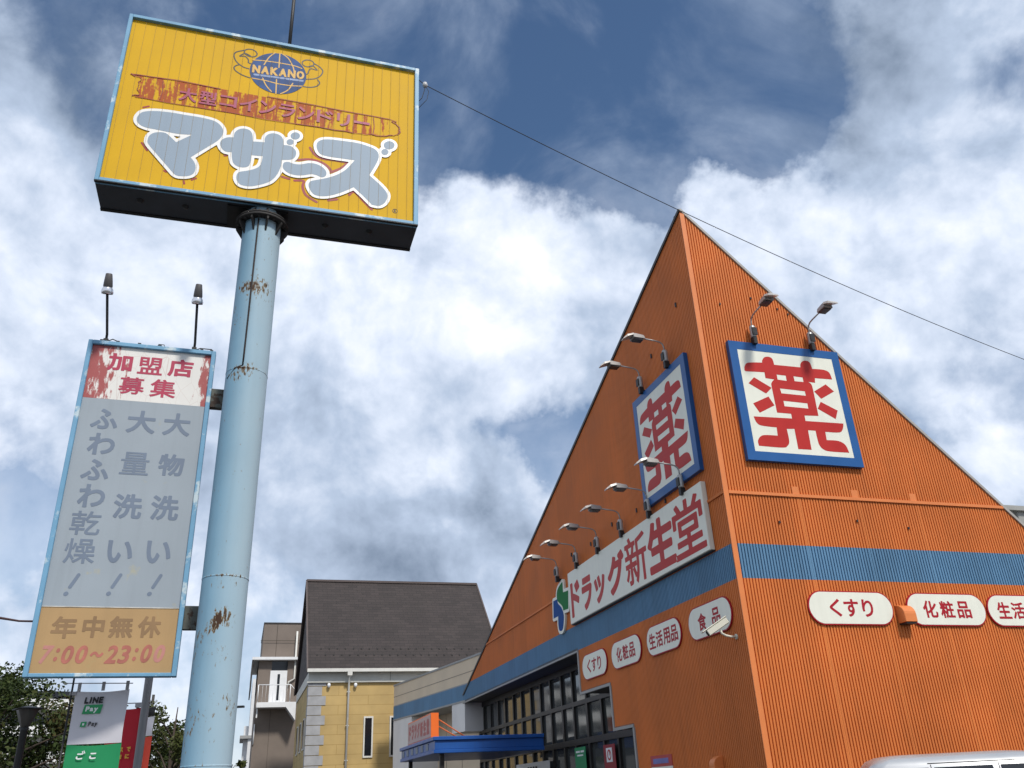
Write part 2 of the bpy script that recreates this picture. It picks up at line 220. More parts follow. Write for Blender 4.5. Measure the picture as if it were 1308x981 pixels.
def mat_tiles(name, col, bw, bh, mortar, mcol, rough=0.8, axes='XZ', off=0.5, var=0.12, bump=0.3):
    """brick / board / shingle pattern in object space"""
    if name in MATS: return MATS[name]
    m = bpy.data.materials.new(name); m.use_nodes = True
    nt = m.node_tree; N = nt.nodes; L = nt.links; bs = N['Principled BSDF']
    tc = N.new('ShaderNodeTexCoord'); sp = N.new('ShaderNodeSeparateXYZ'); L.new(tc.outputs['Object'], sp.inputs[0])
    cb = N.new('ShaderNodeCombineXYZ'); L.new(sp.outputs[axes[0]], cb.inputs[0]); L.new(sp.outputs[axes[1]], cb.inputs[1])
    br = N.new('ShaderNodeTexBrick'); br.offset = off
    br.inputs['Scale'].default_value = 1; br.inputs['Brick Width'].default_value = bw; br.inputs['Row Height'].default_value = bh
    br.inputs['Mortar Size'].default_value = mortar; br.inputs['Mortar Smooth'].default_value = 0.1
    br.inputs['Color1'].default_value = (*[c * (1 - var) for c in col], 1); br.inputs['Color2'].default_value = (*[c * (1 + var) for c in col], 1)
    br.inputs['Mortar'].default_value = (*mcol, 1)
    L.new(cb.outputs[0], br.inputs['Vector'])
    nz = N.new('ShaderNodeTexNoise'); nz.inputs['Scale'].default_value = 0.9; nz.inputs['Detail'].default_value = 7
    L.new(tc.outputs['Object'], nz.inputs['Vector'])
    mr = N.new('ShaderNodeMapRange'); mr.inputs['From Min'].default_value = .3; mr.inputs['From Max'].default_value = .7
    mr.inputs['To Min'].default_value = .86; mr.inputs['To Max'].default_value = 1.12
    L.new(nz.outputs['Fac'], mr.inputs['Value'])
    mx = N.new('ShaderNodeMix'); mx.data_type = 'RGBA'; mx.blend_type = 'MULTIPLY'; mx.inputs['Factor'].default_value = 1
    L.new(br.outputs['Color'], mx.inputs['A']); L.new(mr.outputs[0], mx.inputs['B'])
    L.new(mx.outputs['Result'], bs.inputs['Base Color'])
    bs.inputs['Roughness'].default_value = rough
    bp = N.new('ShaderNodeBump'); bp.inputs['Strength'].default_value = bump; bp.inputs['Distance'].default_value = .02; bp.invert = True
    L.new(br.outputs['Fac'], bp.inputs['Height']); L.new(bp.outputs[0], bs.inputs['Normal'])
    MATS[name] = m
    return m

ORANGE = mat('orange_paint', (.60, .172, .043), .6, var=.11, scale=.7, panel=.045, streak=.22, spec=.2)
ORANGE_FLAT = mat('orange_trim', (.66, .20, .055), .45, .05)
BLUE_BAND = mat('blue_band_paint', (.105, .22, .35), .6, var=.08, scale=1.2, panel=.05, streak=.35, spec=.2)
GREY_TRIM = mat('grey_metal_trim', (.30, .30, .29), .5, .1)
DARK_TRIM = mat('dark_trim', (.035, .033, .032), .5, .1)
SOFFIT = mat('dark_soffit', (.10, .10, .10), .7, .15)
BLACK = mat('black_metal', (.015, .015, .016), .5, .2)
GREYROOF = mat('grey_corrugated', (.32, .32, .30), .5, .1)
WHITE_SIGN = mat('white_sign_face', (.74, .74, .64), .35, .04, 2, streak=.08)
SIGN_BLUE = mat('sign_frame_blue', (.010, .088, .28), .35, .05)
SIGN_RED = mat('sign_red', (.45, .026, .022), .45, .06, spec=.2)
PILL_RED = mat('pill_red', (.36, .012, .022), .45, .06, spec=.2)
POLE_WHITE = mat('white_metal', (.75, .76, .77), .4, .06)
LAMP_GREY = mat('lamp_grey', (.40, .40, .39), .38, .12, metal=.3)
LAMP_DARK = mat('lamp_dark', (.07, .055, .055), .5, .15)
LAMP_SILVER = mat('lamp_silver', (.72, .72, .74), .22, .08, metal=.85)

# ------------------------------------------------------------------ mesh helpers
class MB:
    def __init__(self): self.v = []; self.f = []; self.sm = []
    def add(self, vs, fs, smooth=False):
        b = len(self.v); self.v += [tuple(x) for x in vs]
        self.f += [tuple(i + b for i in f) for f in fs]; self.sm += [smooth] * len(fs)
        return self
    def box(self, x0, x1, y0, y1, z0, z1, M=None):
        vs = [(x, y, z) for z in (z0, z1) for y in (y0, y1) for x in (x0, x1)]
        if M is not None: vs = [tuple(M @ Vector(p)) for p in vs]
        return self.add(vs, [(0, 2, 3, 1), (4, 5, 7, 6), (0, 1, 5, 4), (2, 6, 7, 3), (0, 4, 6, 2), (1, 3, 7, 5)])
    def prism(self, pts, h, axis='y'):
        """polygon pts (a,b) extruded between h[0] and h[1] along axis (pts in the two other axes, in order)"""
        def P(a, b, t): return {'y': (a, t, b), 'x': (t, a, b), 'z': (a, b, t)}[axis]
        n = len(pts)
        vs = [P(a, b, h[0]) for a, b in pts] + [P(a, b, h[1]) for a, b in pts]
        fs = [tuple(range(n)), tuple(range(2 * n - 1, n - 1, -1))] + [(i, i + n, (i + 1) % n + n, (i + 1) % n) for i in range(n)]
        return self.add(vs, fs)
    def tube(self, path, r, n=10, caps=True):
        P = [Vector(p) for p in path]; k = len(P)
        rr = r if isinstance(r, (list, tuple)) else [r] * k
        vs = []; prev = None
        for i in range(k):
            t = (P[min(i + 1, k - 1)] - P[max(i - 1, 0)]).normalized()
            if prev is None:
                a = Vector((0, 0, 1)) if abs(t.z) < .9 else Vector((1, 0, 0))
                u = t.cross(a).normalized()
            else:
                u = (prev - t * prev.dot(t)).normalized()
            prev = u; w = t.cross(u)
            for j in range(n):
                a = 2 * math.pi * j / n
                vs.append(P[i] + (u * math.cos(a) + w * math.sin(a)) * rr[i])
        fs = [(i * n + j, i * n + (j + 1) % n, (i + 1) * n + (j + 1) % n, (i + 1) * n + j) for i in range(k - 1) for j in range(n)]
        self.add(vs, fs, True)
        if caps:
            b = len(self.v) - k * n
            self.f += [tuple(b + j for j in range(n - 1, -1, -1)), tuple(b + (k - 1) * n + j for j in range(n))]; self.sm += [False, False]
        return self
    def lathe(self, prof, n=24, M=None):
        """prof (r,z) revolved about z"""
        vs = []
        for r, z in prof:
            for j in range(n):
                a = 2 * math.pi * j / n; p = Vector((r * math.cos(a), r * math.sin(a), z))
                vs.append(tuple(M @ p) if M is not None else tuple(p))
        k = len(prof)
        fs = [(i * n + j, i * n + (j + 1) % n, (i + 1) * n + (j + 1) % n, (i + 1) * n + j) for i in range(k - 1) for j in range(n)]
        return self.add(vs, fs, True)
    def corr(self, s0, s1, zlo, zhi, fn, pitch=.064, depth=.026, start=0.0):
        """ribbed sheet; fn(s, off, z) -> xyz; zlo / zhi functions of s"""
        prof = []
        k = math.floor((s0 - start) / pitch) - 1
        s = start + k * pitch
        while s < s1 + pitch:
            for a, d in ((0, 0), (.58, 0), (.66, -depth), (.88, -depth), (.96, 0)):
                prof.append((s + a * pitch, d))
            s += pitch
        cut = []
        for (a, da), (b, db) in zip(prof, prof[1:]):
            if b <= s0 or a >= s1: continue
            if a < s0: da += (db - da) * (s0 - a) / (b - a); a = s0
            if b > s1: db = da + (db - da) * (s1 - a) / (b - a); b = s1
            if not cut: cut.append((a, da))
            cut.append((b, db))
        vs = []
        for s, d in cut:
            vs += [fn(s, d, zlo(s)), fn(s, d, zhi(s))]
        return self.add(vs, [(2 * i, 2 * i + 2, 2 * i + 3, 2 * i + 1) for i in range(len(cut) - 1)])
    def mesh(self, name, m):
        me = bpy.data.meshes.new(name)
        me.from_pydata(self.v, [], self.f)
        me.polygons.foreach_set('use_smooth', self.sm)
        for mm in (m if isinstance(m, (list, tuple)) else [m]): me.materials.append(mm)
        me.update()
        return me
    def obj(self, name, m, parent=None, bevel=0, seg=2):
        me = self.mesh(name, m)
        if bevel:
            bm = bmesh.new(); bm.from_mesh(me)
            bmesh.ops.recalc_face_normals(bm, faces=bm.faces)
            es = [e for e in bm.edges if len(e.link_faces) == 2 and e.calc_face_angle(0) > .5]
            bmesh.ops.bevel(bm, geom=es, offset=bevel, segments=seg, affect='EDGES', profile=.5)
            bm.to_mesh(me); bm.free()
        o = bpy.data.objects.new(name, me); COL.objects.link(o)
        if parent is not None: o.parent = parent
        return o

def thing(name, label, cat, loc=(0, 0, 0), rz=0.0, group=None):
    o = bpy.data.objects.new(name, None); COL.objects.link(o)
    o.location = loc; o.rotation_euler = (0, 0, rz)
    o.empty_display_size = .2
    o['label'] = label; o['category'] = cat
    if group: o['group'] = group
    return o
def tag(o, label=None, cat=None, group=None, kind=None):
    if label: o['label'] = label
    if cat: o['category'] = cat
    if group: o['group'] = group
    if kind: o['kind'] = kind
    return o
def kids(o): return [c for c in COL.objects if c.parent == o]
def dup(o, loc, rz, label, group=None):
    r = o.copy(); COL.objects.link(r); r.location = loc; r.rotation_euler = (0, 0, rz); r['label'] = label
    if group: r['group'] = group
    for ch in kids(o):
        c = ch.copy(); COL.objects.link(c); c.parent = r
        for g in kids(ch):
            d = g.copy(); COL.objects.link(d); d.parent = c
    return r

# ------------------------------------------------------------------ flat shapes and lettering through a distance field
def smooth_poly(pts, sub=5, closed=True):
    """Catmull-Rom through the points; points with a third entry stay sharp corners"""
    n = len(pts); out = []
    rng = range(n) if closed else range(n - 1)
    for i in rng:
        p1, p2 = pts[i], pts[(i + 1) % n]
        p0 = pts[(i - 1) % n] if (closed or i > 0) else p1
        p3 = pts[(i + 2) % n] if (closed or i + 2 < n) else p2
        if len(p1) > 2: p0 = p1
        if len(p2) > 2: p3 = p2
        a = [np.array(q[:2], float) for q in (p0, p1, p2, p3)]
        if len(p1) > 2 and len(p2) > 2:
            out.append(tuple(a[1])); continue
        for k in range(sub):
            t = k / sub
            q = .5 * ((2 * a[1]) + (-a[0] + a[2]) * t + (2 * a[0] - 5 * a[1] + 4 * a[2] - a[3]) * t * t + (-a[0] + 3 * a[1] - 3 * a[2] + a[3]) * t ** 3)
            out.append(tuple(q))
    if not closed: out.append(tuple(pts[-1][:2]))
    return out

def segs_of(poly): 
    a = np.array([p[:2] for p in poly], float)
    return np.concatenate([a, np.roll(a, -1, 0)], 1)

def field(X, Y, closed=None, strokes=()):
    """signed distance: closed = list of groups of segments (even-odd inside), strokes = [(points, radius)]"""
    D = np.full(X.shape, 1e9)
    for S in (closed or []):
        d = np.full(X.shape, 1e9); ins = np.zeros(X.shape, bool)
        for x0, y0, x1, y1 in S:
            dx, dy = x1 - x0, y1 - y0; l2 = dx * dx + dy * dy
            if l2 < 1e-16: continue
            t = np.clip(((X - x0) * dx + (Y - y0) * dy) / l2, 0, 1)
            d = np.minimum(d, (X - x0 - t * dx) ** 2 + (Y - y0 - t * dy) ** 2)
            if dy != 0:
                c = ((y0 > Y) != (y1 > Y)) & (X < x0 + (Y - y0) * dx / dy)
                ins ^= c
        d = np.sqrt(d); D = np.minimum(D, np.where(ins, -d, d))
    for P, r in strokes:
        for (x0, y0), (x1, y1) in zip(P, P[1:]):
            dx, dy = x1 - x0, y1 - y0; l2 = max(dx * dx + dy * dy, 1e-12)
            t = np.clip(((X - x0) * dx + (Y - y0) * dy) / l2, 0, 1)
            D = np.minimum(D, np.sqrt((X - x0 - t * dx) ** 2 + (Y - y0 - t * dy) ** 2) - r)
    return D

def contours(xs, ys, F):
    """marching squares at 0 -> closed loops"""
    F = np.where(np.abs(F) < 1e-9, 1e-9, F)
    ins = F < 0; seg = {}
    ny, nx = F.shape
    def ep(k):
        i, j, h = k
        if h: a, b = F[j, i], F[j, i + 1]; t = a / (a - b); return (xs[i] + t * (xs[i + 1] - xs[i]), ys[j])
        a, b = F[j, i], F[j + 1, i]; t = a / (a - b); return (xs[i], ys[j] + t * (ys[j + 1] - ys[j]))
    code = (ins[:-1, :-1] * 1 + ins[:-1, 1:] * 2 + ins[1:, 1:] * 4 + ins[1:, :-1] * 8)
    js, is_ = np.nonzero((code > 0) & (code < 15))
    T = {1: [(3, 0)], 2: [(0, 1)], 3: [(3, 1)], 4: [(1, 2)], 5: [(3, 2), (1, 0)], 6: [(0, 2)], 7: [(3, 2)],
         8: [(2, 3)], 9: [(2, 0)], 10: [(0, 3), (2, 1)], 11: [(2, 1)], 12: [(1, 3)], 13: [(1, 0)], 14: [(0, 3)]}
    for j, i in zip(js.tolist(), is_.tolist()):
        E = [(i, j, 1), (i + 1, j, 0), (i, j + 1, 1), (i, j, 0)]
        for a, b in T[int(code[j, i])]: seg[E[a]] = E[b]
    loops = []
    while seg:
        k0, k = seg.popitem(); lp = [k0]
        while k != k0 and k in seg:
            lp.append(k); k = seg.pop(k)
        if len(lp) > 3: loops.append([ep(q) for q in lp])
    return loops

def simplify(loop, tol):
    def rdp(P):
        if len(P) < 3: return P
        a, b = np.array(P[0]), np.array(P[-1]); q = np.array(P[1:-1]); ab = b - a; l = np.hypot(*ab)
        d = np.hypot(*(q - a).T) if l < 1e-12 else np.abs(ab[0] * (q[:, 1] - a[1]) - ab[1] * (q[:, 0] - a[0])) / l
        k = int(np.argmax(d))
        if d[k] < tol: return [P[0], P[-1]]
        return rdp(P[:k + 2])[:-1] + rdp(P[k + 1:])
    h = len(loop) // 2
    r = rdp(loop[:h + 1])[:-1] + rdp(loop[h:] + loop[:1])[:-1]
    return r if len(r) >= 3 else loop

def loops_for(closed=None, strokes=(), off=0.0, cell=.006):
    pts = []
    for S in (closed or []): pts += [(a, b) for a, b, _, _ in S] + [(c, d) for _, _, c, d in S]
    rm = 0
    for P, r in strokes: pts += list(P); rm = max(rm, r)
    a = np.array(pts, float); pad = off + rm + 3 * cell
    lo = a.min(0) - pad; hi = a.max(0) + pad
    xs = np.arange(lo[0], hi[0] + cell, cell); ys = np.arange(lo[1], hi[1] + cell, cell)
    X, Y = np.meshgrid(xs, ys)
    F = field(X, Y, closed, strokes) - off
    return [simplify(l, cell * .12) for l in contours(xs, ys, F)]

def sheet(name, loops, material, parent, y=0.0, thick=.003, loc=(0, 0, 0), shear=None):
    """loops in (x,z) filled (even-odd) as a thin plate whose front lies at y - thick"""
    cu = bpy.data.curves.new(name, 'CURVE'); cu.dimensions = '2D'; cu.fill_mode = 'BOTH'; cu.extrude = thick / 2
    for l in loops:
        sp = cu.splines.new('POLY'); sp.points.add(len(l) - 1); sp.use_cyclic_u = True
        for q, pt in zip(l, sp.points): pt.co = (q[0], q[1], 0, 1)
    tmp = bpy.data.objects.new(name, cu); COL.objects.link(tmp)
    me = bpy.data.meshes.new_from_object(tmp.evaluated_get(bpy.context.evaluated_depsgraph_get()))
    bpy.data.objects.remove(tmp); bpy.data.curves.remove(cu)
    me.transform(Matrix(((1, 0, 0, 0), (0, 0, -1, y - thick / 2), (0, 1, 0, 0), (0, 0, 0, 1))))
    me.materials.clear(); me.materials.append(material); me.name = name
    o = bpy.data.objects.new(name, me); COL.objects.link(o); o.location = loc
    if parent is not None: o.parent = parent
    return o

_GL = {}
def glyph(ch):
    """outline segments of a character in em units"""
    if ch in _GL: return _GL[ch]
    cu = bpy.data.curves.new('g', 'FONT'); cu.body = ch; cu.resolution_u = 4
    tmp = bpy.data.objects.new('g', cu); COL.objects.link(tmp)
    me = bpy.data.meshes.new_from_object(tmp.evaluated_get(bpy.context.evaluated_depsgraph_get()))
    bm = bmesh.new(); bm.from_mesh(me); bmesh.ops.remove_doubles(bm, verts=bm.verts, dist=1e-5)
    S = np.array([(*e.verts[0].co[:2], *e.verts[1].co[:2]) for e in bm.edges if len(e.link_faces) == 1], float)
    bm.free(); bpy.data.objects.remove(tmp); bpy.data.curves.remove(cu); bpy.data.meshes.remove(me)
    _GL[ch] = S
    return S

def letter(ch, cx, cz, w, h, off, slant=0.0):
    """loops for one character stretched into the box w x h about (cx, cz), its strokes swollen and rounded by off"""
    S = glyph(ch).copy()
    x0, x1 = S[:, [0, 2]].min(), S[:, [0, 2]].max(); y0, y1 = S[:, [1, 3]].min(), S[:, [1, 3]].max()
    sx = max(w - 2 * off, .01) / max(x1 - x0, .01); sz = max(h - 2 * off, .01) / max(y1 - y0, .01)
    S[:, [0, 2]] = (S[:, [0, 2]] - (x0 + x1) / 2) * sx
    S[:, [1, 3]] = (S[:, [1, 3]] - (y0 + y1) / 2) * sz
    if slant: S[:, [0, 2]] += S[:, [1, 3]] * slant
    S[:, [0, 2]] += cx; S[:, [1, 3]] += cz
    return loops_for([S], (), off, max(w, h) / 75)

def words(lst, off, slant=0.0):
    out = []
    for ch, cx, cz, w, h in lst: out += letter(ch, cx, cz, w, h, off, slant)
    return out

# ------------------------------------------------------------------ frames of the place
TH = 0.3055
C0 = Vector((3.988, 15.720, 0))
DR = Vector((math.cos(TH), math.sin(TH), 0)); DL = Vector((-math.sin(TH), math.cos(TH), 0))
def on_right(s, z, off=0): return C0 + DR * s - DL * off + Vector((0, 0, z))      # wall facing the car park
def on_left(s, z, off=0): return C0 + DL * s - DR * off + Vector((0, 0, z))       # wall with the shop front
RZ_R, RZ_L = TH, TH - math.pi / 2

# ------------------------------------------------------------------ ground
g = MB().box(-500, 500, -300, 900, -.4, 0)
ASPH = mat('asphalt', (.075, .073, .07), .9, .2, .6, bump=.4, bump_scale=80)
tag(g.obj('ground', ASPH), kind='structure')
pv = MB().box(-30, 40, 7.6, 8.9, 0.0, .12)
CONC = mat('concrete', (.30, .29, .27), .85, .15, 1.5)
tag(pv.obj('pavement', CONC), kind='structure')

# ------------------------------------------------------------------ the orange drugstore (local frame: x along the right wall, y along the left wall)
store = thing('drugstore', 'orange ribbed drugstore building with a pointed corner and a blue stripe', 'building', C0, TH)
APEX, SR, SL = 13.38, 0.9965, 0.3712
zr = lambda s: APEX - SR * s
zl = lambda s: APEX - SL * s
BT, BB, TRZ = 5.655, 5.0, 6.66
fR = lambda s, d, z: (s, -d, z)
fL = lambda s, d, z: (-d, s, z)
k0 = lambda c: (lambda s: c)
sR = lambda z: (APEX - z) / SR
sL = lambda z: (APEX - z) / SL
# right wall
w = MB()
w.corr(0, sR(BT), k0(BT), lambda s: max(zr(s), BT), fR)
w.corr(0, sR(BB), k0(0), k0(BB), fR); w.corr(sR(BB), sR(0.02), k0(0), lambda s: max(zr(s), 0), fR)
w.obj('gable_wall', ORANGE, store)
w = MB(); w.corr(0, sR(BT), k0(BB), k0(BT), fR); w.corr(sR(BT), sR(BB), k0(BB), zr, fR)
w.obj('blue_stripe', BLUE_BAND, store)
# left wall with the stepped opening
w = MB()
w.corr(0, sL(BT), k0(BT), zl, fL)
w.corr(0, 5.3, k0(0), k0(BB), fL); w.corr(5.3, 6.44, k0(2.88), k0(BB), fL); w.corr(6.44, 8.49, k0(3.91), k0(BB), fL)
w.obj('gable_wall', ORANGE, store)
w = MB(); w.corr(0, sL(BT), k0(BB), k0(BT), fL); w.corr(sL(BT), sL(BB), k0(BB), zl, fL)
w.obj('blue_stripe', BLUE_BAND, store)
# backs and tops of the two walls
b = MB()
b.prism([(.26, 0), (sR(0), 0), (0.26, zr(.26) - .05)], (.22, .25), 'y')
b.prism([(.26, BB), (sL(BB) - .1, BB), (.26, zl(.26) - .05)], (.22, .25), 'x')
b.obj('wall_back', GREYROOF, store)
def strip(mb, A, B, u, v, a0, a1, b0, b1):
    """bar from A to B with section a0..a1 along u and b0..b1 along v"""
    A, B, u, v = map(Vector, (A, B, u, v))
    vs = [P + u * a + v * bb for P in (A, B) for a, bb in ((a0, b0), (a1, b0), (a1, b1), (a0, b1))]
    mb.add(vs, [(0, 1, 2, 3), (7, 6, 5, 4), (0, 4, 5, 1), (1, 5, 6, 2), (2, 6, 7, 3), (3, 7, 4, 0)])
nR = Vector((SR, 0, 1)).normalized(); nL = Vector((0, SL, 1)).normalized()
c = MB(); strip(c, (0.0, 0, APEX), (sR(0), 0, 0), nR, (0, 1, 0), -.035, .022, -.03, .27)
c.obj('roof_edge_trim', mat('edge_trim_grey', (.36, .34, .31), .45, .1), store)
c = MB(); strip(c, (0, .0, APEX), (0, .9, zl(.9)), nL, (1, 0, 0), -.05, .024, -.035, .018)
strip(c, (0, .9, zl(.9)), (0, sL(BB - .1), BB - .1), nL, (1, 0, 0), -.05, .03, -.035, .27)
c.obj('roof_edge_trim', DARK_TRIM, store)
# corner, horizontal and lap trims
c = MB(); c.box(-.022, .085, -.024, .0, 0, APEX - .12)
c.obj('corner_trim', ORANGE_FLAT, store)
c = MB(); strip(c, (.088, 0, TRZ), (sR(TRZ) - .05, 0, TRZ), (0, 0, 1), (0, -1, 0), -.03, .03, 0, .03)
for s, z in ((1.60, 6.775), (2.985, 6.775), (4.404, 6.775)): c.box(s - .075, s + .075, -.012, 0.0, z - .09, z + .075)
c.obj('ledge_trim', ORANGE_FLAT, store)
c = MB(); strip(c, (0, .0, TRZ), (0, sL(TRZ) - .05, TRZ), (0, 0, 1), (-1, 0, 0), -.025, .03, 0, .028)
c.obj('ledge_trim', ORANGE, store)
for s in (1.64, 3.04, 4.48, 5.9):
    MB().box(s - .014, s + .014, -.0025, .02, .1, BB - .004).obj('lap_seam', ORANGE, store)
    MB().box(s - .014, s + .014, -.0025, .02, BB + .004, BT - .004).obj('lap_seam', BLUE_BAND, store)
    if s < 5: MB().box(s - .014, s + .014, -.0025, .02, BT + .004, TRZ - .04).obj('lap_seam', ORANGE, store)
# bolts left over from older fittings
for s, z in ((.62, 10.95), (1.42, 11.2), (2.05, 11.0), (2.3, 10.9), (1.1, 6.1), (2.9, 6.2), (4.1, 6.1)): MB().box(s - .014, s + .014, -.03, .0, z - .022, z + .022).obj('bolt', DARK_TRIM, store)
for s, z in ((.75, 11.3), (2.2, 10.75), (3.9, 7.5), (5.4, 7.6), (6.9, 7.5), (2.4, 7.25), (8.4, 7.6)): MB().box(-.03, 0, s - .02, s + .02, z - .05, z + .05).obj('bolt', DARK_TRIM, store)
# reveals and soffits of the recessed shop front
RC = .8
c = MB()
c.box(.0, RC, 8.49, 22.3, BB - .02, BB + .06)
c.box(.0, RC, 6.44, 8.47, 3.89, 3.95); c.box(.0, RC, 5.3, 6.42, 2.86, 2.92)
c.obj('soffit', SOFFIT, store)
c = MB()
c.box(-.026, .03, 8.44, 22.4, BB - .05, BB - .004)
c.box(-.026, .03, 8.42, 8.50, 3.86, BB - .054); c.box(-.026, .03, 6.40, 8.416, 3.86, 3.925)
c.box(-.026, .03, 6.38, 6.46, 2.83, 3.856); c.box(-.026, .03, 5.26, 6.376, 2.83, 2.895)
c.box(-.026, .03, 5.24, 5.32, 0, 2.826)
c.obj('opening_edge', GREY_TRIM, store)
for y0, y1, z0, z1 in ((8.45, 8.48, 3.955, BB - .024), (6.41, 6.435, 2.925, 3.886), (5.27, 5.295, 0, 2.856)): MB().box(.03, RC, y0, y1, z0, z1).obj('reveal', ORANGE, store)
# curtain wall
FRM = mat('window_frame_dark', (.022, .021, .02), .45, .1)
GLASS = mat('dark_glass', (.05, .055, .055), .03, .05, spec=.9)
cw = MB()
ys = [5.32, 6.05, 7.05, 8.06, 9.04, 10.12, 11.2, 12.17, 13.22, 14.23, 15.28, 16.36, 17.38, 18.44, 19.44, 20.5, 21.55, 22.3]
for z, h in ((4.88, .09), (3.87, .06), (2.84, .08), (.05, .05)): cw.box(RC - .05, RC + .1, 5.3, 22.3, z - h, z + h)
for i, y in enumerate(ys):
    wv = .05; cw.box(RC - .045, RC + .09, y - wv, y + wv, 3.932, 4.788)
    wv = .075 if i % 2 else .055
    cw.box(RC - .045, RC + .09, y - wv, y + wv, 2.922, 3.808)
    cw.box(RC - .045, RC + .09, y - .06, y + .06, .102, 2.758)
cwo = cw.obj('curtain_wall', FRM, store)
rng = random.Random(3)
for y0, y1 in zip(ys, ys[1:]):
    for z0, z1 in ((3.93, 4.79), (2.92, 3.81), (.1, 2.76)):
        a, b2 = rng.uniform(-.006, .006), rng.uniform(-.004, .004)
        p = MB().box(RC + .02, RC + .045, y0 + .02, y1 - .02, z0 - .02, z1 + .02)
        p.v = [(x + a * (y - (y0 + y1) / 2) * 2 + b2 * (z - (z0 + z1) / 2) * 2, y, z) for x, y, z in p.v]
        p.obj('pane', GLASS, cwo)
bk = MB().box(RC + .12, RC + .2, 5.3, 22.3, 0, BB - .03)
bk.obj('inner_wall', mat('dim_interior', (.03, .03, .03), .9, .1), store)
# body behind the screen walls
b = MB(); b.box(1.3, 12.2, .4, 22.2, 0, 4.4); b.obj('roof_slab', GREYROOF, store)
b = MB()
b.corr(4.2, 13.5, k0(4.4), k0(7.5), lambda s, d, z: (s, 2.5 - d, z), pitch=.33, depth=.05)
b.box(4.15, 13.55, 2.40, 2.66, 7.5, 7.62); b.box(4.2, 13.5, 2.6, 2.66, 4.4, 7.5)
b.obj('rooftop_screen', GREYROOF, store)
# entrance canopy
CAN = mat('canopy_blue', (.013, .085, .33), .35, .07, streak=.2)
c = MB()
c.box(-3.25, .0, 11.8, 17.4, 2.80, 3.04)
c.box(-3.31, .0, 11.74, 17.46, 3.04, 3.14); c.box(-3.29, .0, 11.76, 17.44, 2.70, 2.80)
can = c.obj('entrance_canopy', CAN, store, bevel=.012, seg=1)
c = MB()
for y in np.linspace(12.9, 17.0, 6): c.box(-3.262, -3.25, y - .17, y + .17, 2.83, 3.01)
c.obj('fascia_panel', mat('canopy_grey', (.20, .23, .27), .5, .1), can)
for y in (12.1, 17.1): MB().box(-3.05, -2.93, y - .06, y + .06, 0, 2.7).obj('canopy_post', FRM, can)

# ------------------------------------------------------------------ beige annex continuing the shop front
P1 = Vector((-6.54, 44.20, 0)); AD = Vector((.457, -.889, 0)).normalized(); AZ = math.atan2(AD.y, AD.x); AL = 8.9; AX = 12.6
annex = thing('annex_building', 'low beige annex with a blue stripe at the far end of the orange store', 'building', P1, AZ)
BEIGE = mat('annex_beige', (.66, .54, .39), .7, .06, 1)
ALIGHT = mat('annex_pale', (.74, .72, .69), .7, .06, 1)
b = MB(); b.box(0, AX, 0, 9, 5.70, 6.60); b.box(2.9, AL, 1.3, 9, 0, 5.0); b.box(0, 2.9, 1.3, 9, 0, 5.0)
b.obj('wall', BEIGE, annex)
b = MB(); b.box(-.003, AX, -.012, 9, 5.07, 5.655); b.obj('blue_stripe', BLUE_BAND, annex)
b = MB(); b.box(-.02, AX, -.03, 9.02, 6.60, 6.68); b.box(-.006, AX, -.008, .3, 5.655, 5.70); b.box(-.004, AL + .003, -.02, 1.3, 5.0, 5.07)
b.obj('roof_edge_trim', GREY_TRIM, annex)
MB().box(0, 2.55, 0, 1.3, 0, 5.0).obj('pier', ALIGHT, annex); MB().box(7.45, 8.8, 0, 1.3, 3.9, 5.0).obj('pier', ALIGHT, annex)
b = MB()
for z in (6.1,): b.box(0, AX, -.006, .0, z - .012, z + .012)
for x in (3.6, 5.4): b.box(x - .015, x + .015, 1.29, 1.3, 0, 5.0)
b.obj('panel_joint', mat('joint', (.26, .22, .18), .8, .1), annex)

# ------------------------------------------------------------------ yellow house
Y0 = Vector((-10.969, 45.0, 0))
yh = thing('yellow_house', 'yellow house with a steep dark grey tiled roof and pale corner stones', 'building', Y0, TH)
YW, YD, YE, YR = 10.0, 10.0, 7.35, 13.37
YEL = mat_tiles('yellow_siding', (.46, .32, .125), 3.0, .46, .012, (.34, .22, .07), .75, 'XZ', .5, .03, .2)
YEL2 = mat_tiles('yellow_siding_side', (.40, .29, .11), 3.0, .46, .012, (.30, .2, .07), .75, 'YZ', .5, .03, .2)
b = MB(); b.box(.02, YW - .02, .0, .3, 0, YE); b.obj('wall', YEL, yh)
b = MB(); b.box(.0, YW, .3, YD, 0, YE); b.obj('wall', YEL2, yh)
SLATE = mat_tiles('roof_shingle', (.034, .0255, .0235), .5, .17, .008, (.016, .014, .014), .8, 'XZ', .5, .18, .5)
SLATE2 = mat_tiles('gable_shingle', (.060, .052, .052), .5, .2, .012, (.025, .02, .02), .85, 'YZ', .5, .18, .5)
EAVE = 7.70
b = MB()
b.prism([(-.35, EAVE), (YD / 2, YR), (YD + .35, EAVE), (YD + .35, EAVE - .12), (YD / 2, YR - .16), (-.35, EAVE - .12)], (-.12, YW + .12), 'x')
ro = b.obj('roof', SLATE, yh)
b = MB(); b.prism([(.1, YE + .35), (YD / 2, YR - .25), (YD - .1, YE + .35)], (.0, YW), 'x'); b.obj('gable', SLATE2, yh)
b = MB(); strip(b, (-.14, YD / 2, YR), (YW + .14, YD / 2, YR), (0, 1, 0), (0, 0, 1), -.12, .12, -.05, .07)
for x in (-.15, YW + .15):
    for y0, y1 in ((-.36, YD / 2), (YD + .36, YD / 2)):
        strip(b, (x, y0, EAVE), (x, y1, YR), (1, 0, 0), (0, 0, 1), -.04, .04, -.16, .06)
b.obj('ridge_cap', mat('ridge_cap', (.085, .065, .06), .6, .1), ro)
dz = (YR - EAVE) / (YD / 2 + .35)
